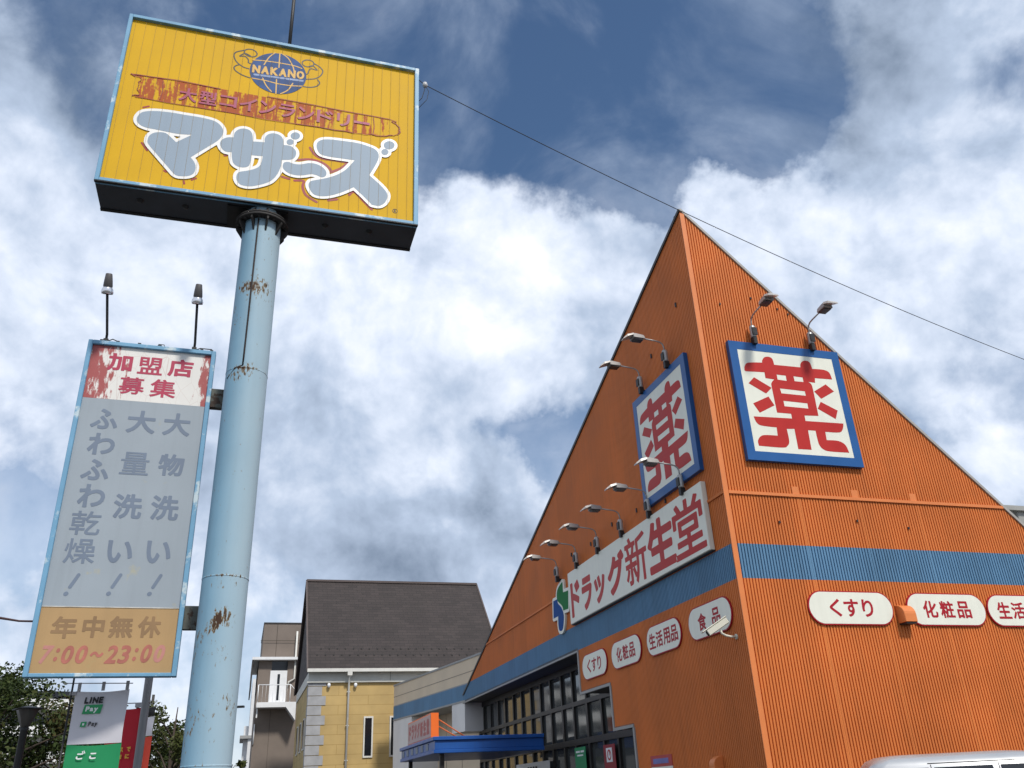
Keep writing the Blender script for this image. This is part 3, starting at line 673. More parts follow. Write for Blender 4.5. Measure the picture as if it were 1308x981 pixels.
for k in range(2):
    y = .35 + .35 * k
    for i in range(24):
        x = .35 + i * .42 + .21 * k; z = EAVE + dz * (y + .35)
        MB().box(x - .03, x + .03, y - .03, y + .05, z, z + .07).obj('snow_guard', DARK_TRIM, ro)
GUT = mat('gutter_white', (.62, .61, .57), .5, .08)
FRZ = mat('frieze_grey', (.52, .52, .48), .6, .06)
b = MB(); b.box(-.15, YW + .15, -.47, -.35, EAVE - .16, EAVE); b.obj('gutter', GUT, ro)
b = MB()
b.box(-.05, YW + .05, -.05, .0, 7.06, 7.58); b.box(-.05, 0, 0, YD, 7.06, 7.58); b.box(-.12, YW + .1, -.12, -.0502, 7.06, 7.13)
b.box(-.12, YW + .1, -.34, .0, 7.585, 7.62)
b.obj('frieze', FRZ, yh)
b = MB()
for x in (2.0, 4.1, 6.2, 8.3): b.box(x - .012, x + .012, -.054, -.05, 7.14, 7.57)
b.obj('frieze_joint', mat('joint_grey', (.15, .15, .14), .8, .1), yh)
b = MB(); b.tube([(1.98, -.41, EAVE - .14), (1.98, -.41, EAVE - .3), (1.98, -.12, EAVE - .75), (1.98, -.09, 0.05)], .05, 8); b.box(1.86, 2.10, -.48, -.34, EAVE - .34, EAVE - .165)
for z in (6.6, 5.0, 3.4, 1.8): b.box(1.90, 2.06, -.14, -.0, z - .02, z + .02)
b.obj('downpipe', GUT, yh)
QU = mat('corner_stone', (.33, .33, .335), .8, .12)
b = MB(); z = 0; i = 0
while z < 6.95:
    wd = .86 if i % 2 else .66
    b.box(-.03, wd, -.03, .0, z + .01, min(z + .44, 7.05)); b.box(-.03, .0, .0002, .5 if i % 2 else .8, z + .01, min(z + .44, 7.05)); z += .46; i += 1
b.obj('corner_stone', QU, yh)
for x in (3.04, 4.36, 6.5, 7.8):
    b = MB()
    b.box(x - .24, x - .17, -.06, .0, 3.5, 5.42); b.box(x + .17, x + .24, -.06, 0, 3.5, 5.42); b.box(x - .17, x + .17, -.06, 0, 5.34, 5.42); b.box(x - .17, x + .17, -.06, 0, 3.5, 3.58)
    wo = b.obj('window', GUT, yh)
    MB().box(x - .17, x + .17, -.02, -.005, 3.58, 5.34).obj('pane', mat('house_glass', (.012, .014, .018), .08, .1), wo)
for y in (1.6, 4.2, 6.8):
    b = MB(); b.box(-.06, 0, y - .4, y + .4, 4.0, 5.5); wo = b.obj('window', GUT, yh)
    MB().box(-.075, -.061, y - .33, y + .33, 4.07, 5.43).obj('pane', MATS['house_glass'], wo)
for x in (.98, 2.32):
    b = MB(); b.lathe([(0, .02), (.06, .02), (.09, -.06), (.07, -.16), (0, -.2)], 12, Matrix.Translation((x, -.12, 7.0))); b.box(x - .03, x + .03, -.12, 0, 6.97, 7.03); b.obj('wall_lamp', POLE_WHITE, yh)

# ------------------------------------------------------------------ grey house
def gscale(x, z): return x * 1.096, 1.6 + (z - 1.6) * 1.096
gh = thing('grey_house', 'brown grey rendered house with a white balcony door behind the yellow house', 'building', (-17.40, 57.0, 0), TH)
GW = mat('grey_render', (.20, .165, .14), .9, .08, 1.2, bump=.4, bump_scale=40)
b = MB(); b.box(.15, 7, .0, 8, 0, 10.1); b.box(.30, 7, .12, 8, 10.1, 12.42); b.obj('wall', GW, gh)
b = MB(); b.box(-.28, 7.1, -.45, .0, 10.05, 10.22); b.box(-.28, .15, 0, 7, 10.05, 10.22); b.obj('eave_board', POLE_WHITE, gh)
b = MB(); b.box(-.28, -.2, -.3, 6.5, 8.3, 10.04); b.box(.27, 7.02, .08, 8.02, 12.42, 12.5)
b.obj('side_fin', DARK_TRIM, gh)
b = MB(); b.box(.15, 7, -.006, 0, 11.30, 11.33); b.box(1.15, 1.18, .112, .12, 10.25, 12.42); b.box(1.1, 1.12, -.006, 0, 0, 7.0)
b.obj('render_joint', mat('joint_dark', (.07, .06, .05), .9, .1), gh)
b = MB(); b.box(.92, 1.98, -.05, -.001, 7.38, 9.42); b.obj('balcony_door', POLE_WHITE, gh)
MB().box(1.38, 1.54, -.06, -.051, 7.6, 9.2).obj('door_glass', MATS['house_glass'], gh)
MB().box(.98, 1.98, -.03, -.001, 9.44, 10.0).obj('transom', MATS['house_glass'], gh)
b = MB(); b.box(.2, 2.6, -1.2, .0, 7.08, 7.38); b.prism([(2.0, 7.08), (2.6, 7.08), (2.6, 6.3)], (-1.2, 0), 'y'); b.obj('balcony_slab', POLE_WHITE, gh)
b = MB()
for z in (8.42,): b.tube([(.24, -.02, z), (.24, -1.15, z), (2.2, -1.15, z), (2.9, -1.15, z - .75)], .03, 6)
for x in (.24, 2.2): b.tube([(x, -1.15, 7.38), (x, -1.15, 8.42)], .03, 6)
for x in np.linspace(.5, 2.0, 8): b.tube([(x, -1.15, 7.38), (x, -1.15, 8.42)], .008, 5)
b.obj('railing', POLE_WHITE, gh)
b = MB(); b.tube([(2.45, -.12, 11.9), (2.45, -.12, 8.9), (2.1, -.12, 8.7), (2.1, -.12, 8.5)], .06, 8); b.obj('downpipe', GUT, gh)
b = MB(); b.box(.22, .3, -.9, -.8, 6.5, 7.05); b.tube([(.2, -.06, 6.2), (.2, -.06, 5.0)], .04, 6); b.obj('drain_spout', POLE_WHITE, gh)

# ------------------------------------------------------------------ small far buildings and walls
wh = thing('white_house', 'narrow white house far behind the left side of the grey house', 'building', (-24.6, 80.0, 0), TH)
b = MB(); b.box(0, 6, 0, 6, 0, 11.9); b.box(-.4, 0, 1, 5, 0, 8.0); b.obj('wall', mat('white_wall', (.66, .66, .66), .8, .06), wh)
b = MB(); b.box(-.7, 6.2, -.2, 6.2, 6.9, 7.15); b.obj('ledge', GREY_TRIM, wh)
b = MB()
b.box(.6, .8, -.03, 0, 3.2, 4.4)
b.obj('window', MATS['house_glass'], wh)
bw = thing('boundary_wall', 'plain grey boundary wall beside the foot of the grey house', 'wall', (-18.9, 52.5, 0), TH)
b = MB(); b.box(-6.0, 1.9, 0, .2, 0, 3.7); b.box(-6.02, 1.92, -.03, .23, 3.7, 3.78); b.obj('wall', mat('grey_block', (.16, .165, .17), .9, .1), bw)

ap = thing('apartment_block', 'pale apartment block with white balcony bands glimpsed through the trees', 'building', (-60, 110, 0), math.atan2(.58, .81))
b = MB(); b.box(-9, 9, 0, 9, 0, 15.5); b.obj('wall', mat('flat_wall', (.42, .41, .38), .8, .08), ap)
for k in range(5):
    z = 1.2 + k * 3.0
    MB().box(-9.2, 9.2, -1.4, -1.25, z, z + 1.25).box(-9.2, 9.2, -1.2499, 0, z, z + .15).obj('balcony', mat('white_balcony', (.72, .72, .70), .7, .06), ap)
    MB().box(-8.6, 8.6, -.03, 0, z + .4, z + 2.3).obj('window', MATS['house_glass'], ap)

# ------------------------------------------------------------------ the tall pole
PX, PY, PR = -3.506, 10.0, .265
def pole_mat():
    m = mat('weathered_blue_pole', (.19, .34, .45), .55, .08, 1.2, spec=.25, streak=.15)
    nt = m.node_tree; N = nt.nodes; L = nt.links; bs = N['Principled BSDF']
    cur = bs.inputs['Base Color'].links[0].from_socket
    tc = N.new('ShaderNodeTexCoord')
    # colour turns paler towards the +x side of the pole, broken up by noise
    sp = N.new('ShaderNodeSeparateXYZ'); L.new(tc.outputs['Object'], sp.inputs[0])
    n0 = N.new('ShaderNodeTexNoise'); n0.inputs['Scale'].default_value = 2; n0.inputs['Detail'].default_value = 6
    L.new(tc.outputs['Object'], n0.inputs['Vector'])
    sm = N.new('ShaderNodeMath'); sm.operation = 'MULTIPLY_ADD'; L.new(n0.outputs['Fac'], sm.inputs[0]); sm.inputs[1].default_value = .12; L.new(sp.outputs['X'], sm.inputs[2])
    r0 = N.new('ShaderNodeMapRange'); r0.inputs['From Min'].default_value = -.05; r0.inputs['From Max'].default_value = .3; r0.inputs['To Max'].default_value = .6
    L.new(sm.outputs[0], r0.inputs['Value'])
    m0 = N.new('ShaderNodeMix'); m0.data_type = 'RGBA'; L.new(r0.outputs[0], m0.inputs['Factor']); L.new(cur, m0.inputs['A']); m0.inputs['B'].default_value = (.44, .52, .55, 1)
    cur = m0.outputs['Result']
    # rust: speckle everywhere, blooms at a few places
    nz = N.new('ShaderNodeTexNoise'); nz.inputs['Scale'].default_value = 30; nz.inputs['Detail'].default_value = 6; nz.inputs['Roughness'].default_value = .65
    mp = N.new('ShaderNodeMapping'); mp.inputs['Scale'].default_value = (1, 1, .38); L.new(tc.outputs['Object'], mp.inputs[0]); L.new(mp.outputs[0], nz.inputs['Vector'])
    acc = nz.outputs['Fac']
    for zz, wt in ((4.02, .15), (6.72, .12), (2.0, .13)):           # rust along the weld rings
        dd = N.new('ShaderNodeMath'); dd.operation = 'SUBTRACT'; L.new(sp.outputs['Z'], dd.inputs[0]); dd.inputs[1].default_value = zz
        da = N.new('ShaderNodeMath'); da.operation = 'ABSOLUTE'; L.new(dd.outputs[0], da.inputs[0])
        q = N.new('ShaderNodeMapRange'); q.inputs['From Min'].default_value = .03; q.inputs['From Max'].default_value = 0; q.inputs['To Max'].default_value = wt; L.new(da.outputs[0], q.inputs['Value'])
        a = N.new('ShaderNodeMath'); a.operation = 'ADD'; L.new(acc, a.inputs[0]); L.new(q.outputs[0], a.inputs[1]); acc = a.outputs[0]
    for x, y, z, k, wt in POLE_RUST:
        d = N.new('ShaderNodeVectorMath'); d.operation = 'DISTANCE'; L.new(tc.outputs['Object'], d.inputs[0]); d.inputs[1].default_value = (x, y, z)
        q = N.new('ShaderNodeMapRange'); q.interpolation_type = 'SMOOTHSTEP'; q.inputs['From Min'].default_value = k; q.inputs['From Max'].default_value = 0; q.inputs['To Min'].default_value = 0; q.inputs['To Max'].default_value = wt
        L.new(d.outputs['Value'], q.inputs['Value'])
        a = N.new('ShaderNodeMath'); a.operation = 'ADD'; L.new(acc, a.inputs[0]); L.new(q.outputs[0], a.inputs[1]); acc = a.outputs[0]
    for lo, hi, col in ((.66, .72, (.20, .15, .085, 1)), (.725, .77, (.05, .024, .012, 1))):
        r = N.new('ShaderNodeMapRange'); r.inputs['From Min'].default_value = lo; r.inputs['From Max'].default_value = hi
        L.new(acc, r.inputs['Value'])
        mm = N.new('ShaderNodeMix'); mm.data_type = 'RGBA'; L.new(r.outputs[0], mm.inputs['Factor']); L.new(cur, mm.inputs['A']); mm.inputs['B'].default_value = col
        cur = mm.outputs['Result']
    L.new(cur, bs.inputs['Base Color'])
    return m
def on_pole(px_ang, z, r=PR):
    """a point on the pole's surface; angle from the direction to the camera, positive to the right"""
    base = math.atan2(-PY, -PX); a = base + px_ang
    return (r * math.cos(a), r * math.sin(a), z)
POLE_RUST = [(*on_pole(.15, 7.95), .34, 0.21), (*on_pole(-.6, 7.95), .2, 0.14), (*on_pole(-.1, 6.7), .25, 0.15), (*on_pole(-.7, 6.6), .25, 0.12), (*on_pole(.05, 3.55), .22, 0.23),
             (*on_pole(-.3, 3.45), .15, 0.18), (*on_pole(.1, 4.0), .25, 0.10), (*on_pole(-1.0, 3.3), .35, 0.12), (*on_pole(.2, 3.1), .2, 0.14), (*on_pole(-1.0, 2.4), .5, 0.11), (*on_pole(.9, 2.6), .3, 0.10), (*on_pole(.3, 8.75), .25, 0.10), (*on_pole(-1.2, 7.5), .4, 0.10)]
pole = thing('sign_pole', 'thick pale blue steel pole with rust spots under the big yellow sign', 'pole', (PX, PY, 0))
b = MB(); b.lathe([(PR, 0), (PR, 2), (PR, 4.2), (PR, 6.6), (PR, 8.2), (PR, 9.3)], 48); b.obj('shaft', pole_mat(), pole)
b = MB()
for zz in (2.0, 4.02, 6.72): b.lathe([(PR - .002, zz - .012), (PR + .003, zz - .006), (PR + .004, zz), (PR + .003, zz + .006), (PR - .002, zz + .012)], 48)
b.obj('weld_seam', MATS['weathered_blue_pole'], pole)
BLKRUST = mat('black_rusty', (.02, .018, .017), .7, .3, 4, stain=(.09, .045, .025), stain_amt=.03)
b = MB()
b.lathe([(PR + .002, 9.10), (.37, 9.10), (.37, 9.135), (PR + .002, 9.135)], 32); b.lathe([(PR + .002, 9.142), (.37, 9.142), (.37, 9.17), (PR + .002, 9.17)], 32)
b.obj('flange', BLKRUST, pole)
b = MB()
for k in range(10):
    a = 2 * math.pi * k / 10 + .2
    M = Matrix.Rotation(a, 4, 'Z')
    for pts in ([(PR - .01, 9.09), (.36, 9.09), (.36, 9.05), (PR - .01, 8.88)], [(PR - .01, 9.18), (.36, 9.18), (PR - .01, 9.30)]):
        n = len(b.v); b.prism(pts, (-.012, .012), 'y'); b.v[n:] = [tuple(M @ Vector(p)) for p in b.v[n:]]
b.obj('gusset', BLKRUST, pole)
b = MB()
for k in range(20):
    a = 2 * math.pi * (k + .5) / 20
    b.lathe([(0, 9.20), (.02, 9.20), (.02, 9.07), (0, 9.07)], 6, Matrix.Translation((.325 * math.cos(a), .325 * math.sin(a), 0)))
b.obj('bolt', BLKRUST, pole)
b = MB(); b.tube([on_pole(-.22, 9.08, PR + .008), on_pole(-.22, 7.6, PR + .008), on_pole(-.23, 6.95, PR + .006), on_pole(-.24, 6.75, PR)], .011, 6)
b.tube([on_pole(-.26, 6.75, PR + .002), on_pole(-.6, 6.72, PR + .002), on_pole(-1.1, 6.6, PR + .002)], .008, 5)
b.obj('conduit', mat('black_cable', (.02, .012, .01), .7, .3), pole)

# ------------------------------------------------------------------ the big yellow sign
SZ0 = 9.309; SA = .3101; SW, SH = 4.435, 3.162
big = thing('pole_sign', 'big yellow box sign with grey bubble lettering on top of the blue pole', 'sign', (-5.513, 9.0, SZ0), SA)
FRB = mat('chalky_blue_frame', (.15, .33, .49), .5, .10, 3, stain=(.52, .62, .66), stain_amt=.13, stain_scale=2.4)
YFACE = mat('yellow_board', (.66, .385, .014), .6, .06, 1.2, streak=.06, spec=.15)
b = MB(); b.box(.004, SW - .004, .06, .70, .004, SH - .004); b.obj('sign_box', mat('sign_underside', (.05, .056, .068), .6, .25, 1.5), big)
b = MB(); t = .055
b.box(0, t, 0, .10, 0, SH); b.box(SW - t - .012, SW, 0, .10, 0, SH); b.box(t, SW - t - .012, 0.0, .10, 0, t); b.box(t, SW - t - .012, 0, .10, SH - .062, SH)
b.obj('frame', FRB, big, bevel=.006, seg=1)
b = MB(); b.box(0, .004, .102, .69, .01, SH - .01); b.box(SW - .004, SW, .102, .69, .01, SH - .01); b.obj('side_panel', FRB, big)
b = MB(); b.box(0, SW, .64, .70, -.012, .002); b.box(0, SW, .0, .05, -.012, -.001); b.obj('bottom_rail', BLACK, big)
b = MB(); 
for x in (.55, 1.15, 3.1, 3.75): b.lathe([(0, -.035), (.035, -.03), (.05, .0)], 10, Matrix.Translation((x, .34, .004)))
b.obj('drain_cap', BLACK, big)
b = MB(); b.box(1.72, 2.56, .14, .66, -.03, .003); b.obj('mounting_plate', BLACK, big)
FY = .052
b = MB(); b.box(t - .004, SW - t - .008, FY, .058, t - .004, SH - .058); b.obj('panel', YFACE, big)
b = MB(); k = 0
while t + .05 + k * .1435 < SW - .1:
    x = t + .05 + k * .1435; b.box(x - .0013, x + .0013, FY - .0185, FY - .016, t, SH - .063); k += 1
SEAM = b.obj('board_seam', mat('seam_dark', (.30, .21, .09), .8, .2), big)
# maroon remains of an old outline, band of peeled lettering
MAROON = mat('maroon_paint', (.30, .018, .022), .5, .15)
sheet('old_outline', loops_for(None, [(smooth_poly(P, 4, False), .019 if i < 7 else .014) for i, P in enumerate(D['cres'])], 0, .008), MAROON, big, FY - .0015, .001)
def band_mat():
    m = mat('peeled_band', (.66, .385, .014), .6, .05, spec=.15)
    nt = m.node_tree; N = nt.nodes; L = nt.links; bs = N['Principled BSDF']; cur = bs.inputs['Base Color'].links[0].from_socket
    tc = N.new('ShaderNodeTexCoord'); mp = N.new('ShaderNodeMapping'); mp.inputs['Scale'].default_value = (11, 1, 1.3); mp.inputs['Location'].default_value = (3.3, 0, 0); L.new(tc.outputs['Object'], mp.inputs[0])
    nz = N.new('ShaderNodeTexNoise'); nz.inputs['Scale'].default_value = 1.25; nz.inputs['Detail'].default_value = 7; nz.inputs['Roughness'].default_value = .6; L.new(mp.outputs[0], nz.inputs['Vector'])
    n2 = N.new('ShaderNodeTexNoise'); n2.inputs['Scale'].default_value = 26; n2.inputs['Detail'].default_value = 4; L.new(tc.outputs['Object'], n2.inputs['Vector'])
    ad = N.new('ShaderNodeMath'); ad.operation = 'MULTIPLY_ADD'; L.new(n2.outputs['Fac'], ad.inputs[0]); ad.inputs[1].default_value = .25; L.new(nz.outputs['Fac'], ad.inputs[2])
    # the right end is nearly clean
    sp = N.new('ShaderNodeSeparateXYZ'); L.new(tc.outputs['Object'], sp.inputs[0])
    cl = N.new('ShaderNodeMapRange'); cl.inputs['From Min'].default_value = 2.6; cl.inputs['From Max'].default_value = 3.7; cl.inputs['To Max'].default_value = -.10; L.new(sp.outputs['X'], cl.inputs['Value'])
    a2 = N.new('ShaderNodeMath'); a2.operation = 'ADD'; L.new(ad.outputs[0], a2.inputs[0]); L.new(cl.outputs[0], a2.inputs[1])
    r = N.new('ShaderNodeMapRange'); r.inputs['From Min'].default_value = .555; r.inputs['From Max'].default_value = .62; r.inputs['To Max'].default_value = .85; L.new(a2.outputs[0], r.inputs['Value'])
    mm = N.new('ShaderNodeMix'); mm.data_type = 'RGBA'; L.new(r.outputs[0], mm.inputs['Factor']); L.new(cur, mm.inputs['A']); mm.inputs['B'].default_value = (.36, .045, .03, 1)
    L.new(mm.outputs['Result'], bs.inputs['Base Color'])
    return m
bpts = [(.30, 1.80), (.33, 1.95), (.45, 2.03), (3.75, 1.99), (4.02, 1.95), (4.13, 1.86), (4.14, 1.76), (4.06, 1.68), (3.7, 1.62), (2.9, 1.59), (.45, 1.585), (.34, 1.65)]
bl = smooth_poly(bpts, 5)
sheet('old_band', loops_for([segs_of(bl)], (), 0, .012), band_mat(), big, FY - .0003, .0012)
# its wobbly hand painted border
rg = random.Random(5)
wob = [(x + rg.uniform(-.012, .012), z + rg.uniform(-.014, .014)) for x, z in smooth_poly(bpts, 6)]
i = 0
bord = []
while i < len(wob) - 1:
    ln = rg.randint(2, 6); bord.append((wob[i:i + ln + 1], rg.choice((.005, .008, .004)))); i += ln + (1 if rg.random() < .3 else 0)
for xx in (.62, 3.42, 3.72): bord.append(([(xx, 1.62), (xx + rg.uniform(-.02, .02), 1.8), (xx, 1.97)], .006))
sheet('old_band_border', loops_for(None, [q for q in bord if len(q[0]) > 1], 0, .006), mat('border_red', (.30, .05, .03), .6, .2), big, FY - .0085, .001)
PURP = mat('old_letter_purple', (.34, .045, .11), .5, .12, 8)
txt = '大型コインランドリー'; n = len(txt)
lst = []
for i, ch in enumerate(txt):
    cx = .99 + i * .2835; hh = {'ー': .05, 'コ': .21}.get(ch, .255); ww = .245 if ch != 'リ' else .2
    lst.append((ch, cx, 1.792 + .0035 * i, ww, hh))
sheet('old_lettering', words(lst, .006), PURP, big, FY - .0105, .001)
# bubble letters
SUB = lambda k: smooth_poly(D[k], 5)
groups = [[segs_of(SUB(k))] for k in ('ma', 'za', 'bar', 'zu')] + [[segs_of(smooth_poly(q, 3))] for q in D['dots']]
allsegs = [gq[0] for gq in groups]
WHITE = mat('white_outline', (.80, .79, .76), .4, .05)
BUB = mat('grey_blue_letter', (.255, .33, .41), .55, .05, 1.6, streak=.12)
sheet('lettering_outline', loops_for(allsegs, (), .047, .010), WHITE, big, FY - .0115, .0015)
ll = []
for k in ('ma', 'za', 'bar', 'zu'): ll += [[p[:2] for p in SUB(k)]]
for q in D['dots']: ll.append(smooth_poly(q, 3))
sheet('lettering', ll, BUB, big, FY - .0135, .0015)
# emblem: a blue globe with arms
GLB = mat('globe_blue', (.055, .10, .235), .6, .25, 6, spec=.15)
gl = smooth_poly(D['globe'], 3)
em = sheet('globe', [gl], GLB, big, FY - .003, .0015)
GY = mat('globe_line_yellow', (.62, .36, .06), .5, .1)
sheet('globe_line', loops_for(None, [(smooth_poly(P, 4, False), .009) for P in D['gl']], 0, .006), GY, em, FY - .0052, .001)
nk = []
for i, ch in enumerate('NAKANO'): nk.append((ch, 1.895 + i * .1325, 2.545 + .0082 * i, .118, .165))
sheet('globe_lettering', words(nk, .010), GY, em, FY - .0067, .001)
lo = []
for i, wd in enumerate((.05, .07, .06, .06, .05, .06, .07, .05)): lo.append(([(1.88 + i * .095, 2.43 + i * .006), (1.88 + i * .095 + wd, 2.435 + i * .006)], .02))
sheet('globe_smudge', loops_for(None, lo, 0, .008), mat('globe_pale', (.20, .28, .47), .5, .3, 12), em, FY - .0048, .0006)
sheet('arm', loops_for(None, [(smooth_poly(P, 5, False), .0095) for P in D['arm']] + [(q + q[:1], .0095) for q in (smooth_poly(f, 3) for f in D['fist'])], 0, .005), mat('emblem_black', (.012, .011, .012), .5, .1), em, FY - .0018, .001)
ring = [(4.093 + .036 * math.cos(a), .228 + .036 * math.sin(a)) for a in np.linspace(0, 2 * math.pi, 20)]
sheet('registered_mark', loops_for(None, [(ring, .0045)], 0, .003) + letter('R', 4.093, .228, .03, .04, .003), MATS['emblem_black'], big, FY - .002, .001)
# rod on top, with cable
b = MB(); b.tube([(2.345, .35, SH - .004), (2.345, .35, SH + 2.3)], .03, 10); b.lathe([(.06, SH - .004), (.06, SH + .05), (.03, SH + .09)], 10, Matrix.Translation((2.345, .35, 0)))
b.obj('mast', BLACK, big)
E0 = Vector((-5.513, 9.0, 0)) + Vector((math.cos(SA), math.sin(SA), 0)) * (SW + .10)
b = MB()
A0 = Vector((E0.x - .11, E0.y - .02, 12.24)); A1 = Vector((E0.x - .0, E0.y, 12.13)); Bf = Vector((24.0, 23.6, 12.13 - 25.2 / 12.6 * 2.33 + .9))
pts = [A0, A1]
for i in range(1, 41):
    u = i / 40 * 2; p = A1 + Vector((12.6, 6.6, 0)) * u; p.z = 12.13 - 2.33 * u - .24 * 4 * min(u, 1.0) * (1 - min(u, 1.0)) * (1 if u <= 1 else 0) + (0 if u <= 1 else .9 * (u - 1))
    pts.append(p)
b.tube(pts, .007, 6)
cab = b.obj('overhead_cable', mat('cable_black', (.02, .02, .02), .6, .1)); tag(cab, 'thin black overhead cable running from the yellow sign past the orange peak', 'cable')
b = MB()
b.lathe([(0, -.05), (.03, -.045), (.045, 0), (.03, .045), (0, .05)], 12, Matrix.Translation(A1)); b.obj('insulator', mat('porcelain', (.5, .5, .5), .3, .1), cab)
b = MB()
b.tube([A1, A1 + Vector((-.01, 0, -.12)), A1 + Vector((-.05, 0, -.28)), A1 + Vector((-.13, -.02, -.40))], .006, 5)
b.tube([A1, A1 + Vector((.06, .0, -.15)), A1 + Vector((.03, 0, -.32)), A1 + Vector((-.13, -.02, -.55))], .005, 5)
b.obj('loose_wire', MATS['cable_black'], cab)

# ------------------------------------------------------------------ the tall side board
BA = .3212; BW, BH, BZ0 = 1.612, 4.296, 2.994
bd = thing('hanging_sign_board', 'tall grey notice board in a pale blue frame fixed to the side of the pole', 'sign', (-5.606, 9.8, BZ0), BA)
b = MB(); t = .056
b.box(0, t, 0, .13, 0, BH); b.box(BW - t, BW, 0, .13, 0, BH); b.box(t, BW - t, 0, .13, 0, .042); b.box(t, BW - t, 0, .13, BH - .058, BH)
FRB2 = mat('chalky_blue_frame_board', (.15, .33, .49), .5, .10, 3, stain=(.50, .60, .64), stain_amt=.11, stain_scale=2.6)
b.obj('frame', FRB2, bd, bevel=.006, seg=1)
b = MB(); b.box(.01, BW - .01, .10, .125, .01, BH - .01); b.obj('back_panel', GREY_TRIM, bd)
BF = .04
def board_panel(name, m, z0, z1): return MB().box(t, BW - t, BF, .1, z0, z1).obj(name, m, bd)
def stained():
    m = mat('peeling_white', (.72, .70, .66), .5, .04)
    nt = m.node_tree; N = nt.nodes; L = nt.links; bs = N['Principled BSDF']; cur = bs.inputs['Base Color'].links[0].from_socket
    tc = N.new('ShaderNodeTexCoord'); sp = N.new('ShaderNodeSeparateXYZ'); L.new(tc.outputs['Object'], sp.inputs[0])
    mp = N.new('ShaderNodeMapping'); mp.inputs['Scale'].default_value = (6, 1, 1.8); mp.inputs['Location'].default_value = (2.1, 0, .6); L.new(tc.outputs['Object'], mp.inputs[0])
    nz = N.new('ShaderNodeTexNoise'); nz.inputs['Scale'].default_value = 1.6; nz.inputs['Detail'].default_value = 9; nz.inputs['Roughness'].default_value = .68; L.new(mp.outputs[0], nz.inputs['Vector'])
    acc = nz.outputs['Fac']
    for a, bq, wt in ((.62, .10, .26), (1.34, 1.52, .30), (1.0, 1.30, -.06)):
        r = N.new('ShaderNodeMapRange'); r.inputs['From Min'].default_value = a; r.inputs['From Max'].default_value = bq; r.inputs['To Min'].default_value = 0; r.inputs['To Max'].default_value = wt
        L.new(sp.outputs['X'], r.inputs['Value'])
        ad = N.new('ShaderNodeMath'); ad.operation = 'ADD'; L.new(acc, ad.inputs[0]); L.new(r.outputs[0], ad.inputs[1]); acc = ad.outputs[0]
    r = N.new('ShaderNodeMapRange'); r.inputs['From Min'].default_value = .63; r.inputs['From Max'].default_value = .69; r.inputs['To Max'].default_value = .95; L.new(acc, r.inputs['Value'])
    mm = N.new('ShaderNodeMix'); mm.data_type = 'RGBA'; L.new(r.outputs[0], mm.inputs['Factor']); L.new(cur, mm.inputs['A']); mm.inputs['B'].default_value = (.33, .045, .045, 1)
    # cracks
    vo = N.new('ShaderNodeTexVoronoi'); vo.feature = 'DISTANCE_TO_EDGE'; vo.inputs['Scale'].default_value = 7
    mp2 = N.new('ShaderNodeMapping'); mp2.inputs['Scale'].default_value = (1, 1, .45); L.new(tc.outputs['Object'], mp2.inputs[0]); L.new(mp2.outputs[0], vo.inputs['Vector'])
    r2 = N.new('ShaderNodeMapRange'); r2.inputs['From Min'].default_value = .012; r2.inputs['From Max'].default_value = 0; r2.inputs['To Max'].default_value = .4; L.new(vo.outputs['Distance'], r2.inputs['Value'])
    m3 = N.new('ShaderNodeMix'); m3.data_type = 'RGBA'; L.new(r2.outputs[0], m3.inputs['Factor']); L.new(mm.outputs['Result'], m3.inputs['A']); m3.inputs['B'].default_value = (.4, .2, .17, 1)
    L.new(m3.outputs['Result'], bs.inputs['Base Color']); return m
board_panel('top_panel', stained(), 3.464, BH - .058)
board_panel('middle_panel', mat('faded_grey_panel', (.30, .345, .385), .55, .05, 1.2, streak=.12, stain=(.36, .36, .30), stain_amt=.03, stain_scale=2.2), .790, 3.463)
board_panel('bottom_panel', mat('faded_orange_panel', (.42, .268, .122), .6, .06, 1.6, streak=.12, stain=(.40, .28, .13), stain_amt=.02, stain_scale=2.5), .042, .786)
MB().box(t, BW - t, BF - .006, BF + .02, .783, .793).obj('joint_strip', mat('joint_white', (.55, .52, .47), .6, .4, 5), bd)
T1 = [('加',0.425,4.012,0.305,0.258),('盟',0.802,3.997,0.311,0.260),('店',1.184,4.005,0.318,0.262),('募',0.611,3.683,0.314,0.252),('集',1.001,3.678,0.320,0.266)]
T2 = [('ふ',0.361,3.181,0.321,0.284),('わ',0.375,2.835,0.317,0.296),('ふ',0.359,2.487,0.321,0.279),('わ',0.370,2.144,0.308,0.301),('乾',0.357,1.797,0.338,0.302),('燥',0.352,1.450,0.341,0.303),
      ('大',0.801,3.176,0.347,0.319),('量',0.803,2.599,0.340,0.305),('洗',0.801,2.031,0.331,0.321),('い',0.792,1.457,0.290,0.279),
      ('大',1.236,3.177,0.336,0.322),('物',1.236,2.608,0.310,0.298),('洗',1.232,2.034,0.330,0.325),('い',1.230,1.467,0.287,0.282)]
T3 = [('年',0.332,0.552,0.270,0.251),('中',0.640,0.561,0.233,0.247),('無',0.938,0.564,0.258,0.249),('休',1.247,0.567,0.256,0.250)]
T4 = [('7',0.195,0.248,0.115,0.201),(':',0.305,0.248,0.04,0.144),('0',0.418,0.248,0.118,0.202),('0',0.563,0.251,0.118,0.203),('～',0.722,0.251,0.140,0.066),('2',0.886,0.251,0.120,0.205),('3',1.019,0.252,0.114,0.206),(':',1.135,0.252,0.04,0.148),('0',1.252,0.261,0.115,0.207),('0',1.395,0.261,0.115,0.201)]
sheet('top_lettering', words([q for q in T1 if q[0] in '加店'], .010) + words([q for q in T1 if q[0] not in '加店'], .0055), mat('board_red', (.40, .035, .08), .5, .08), bd, BF - .0003, .002)
BG = mat('board_grey_letter', (.155, .195, .26), .55, .08)
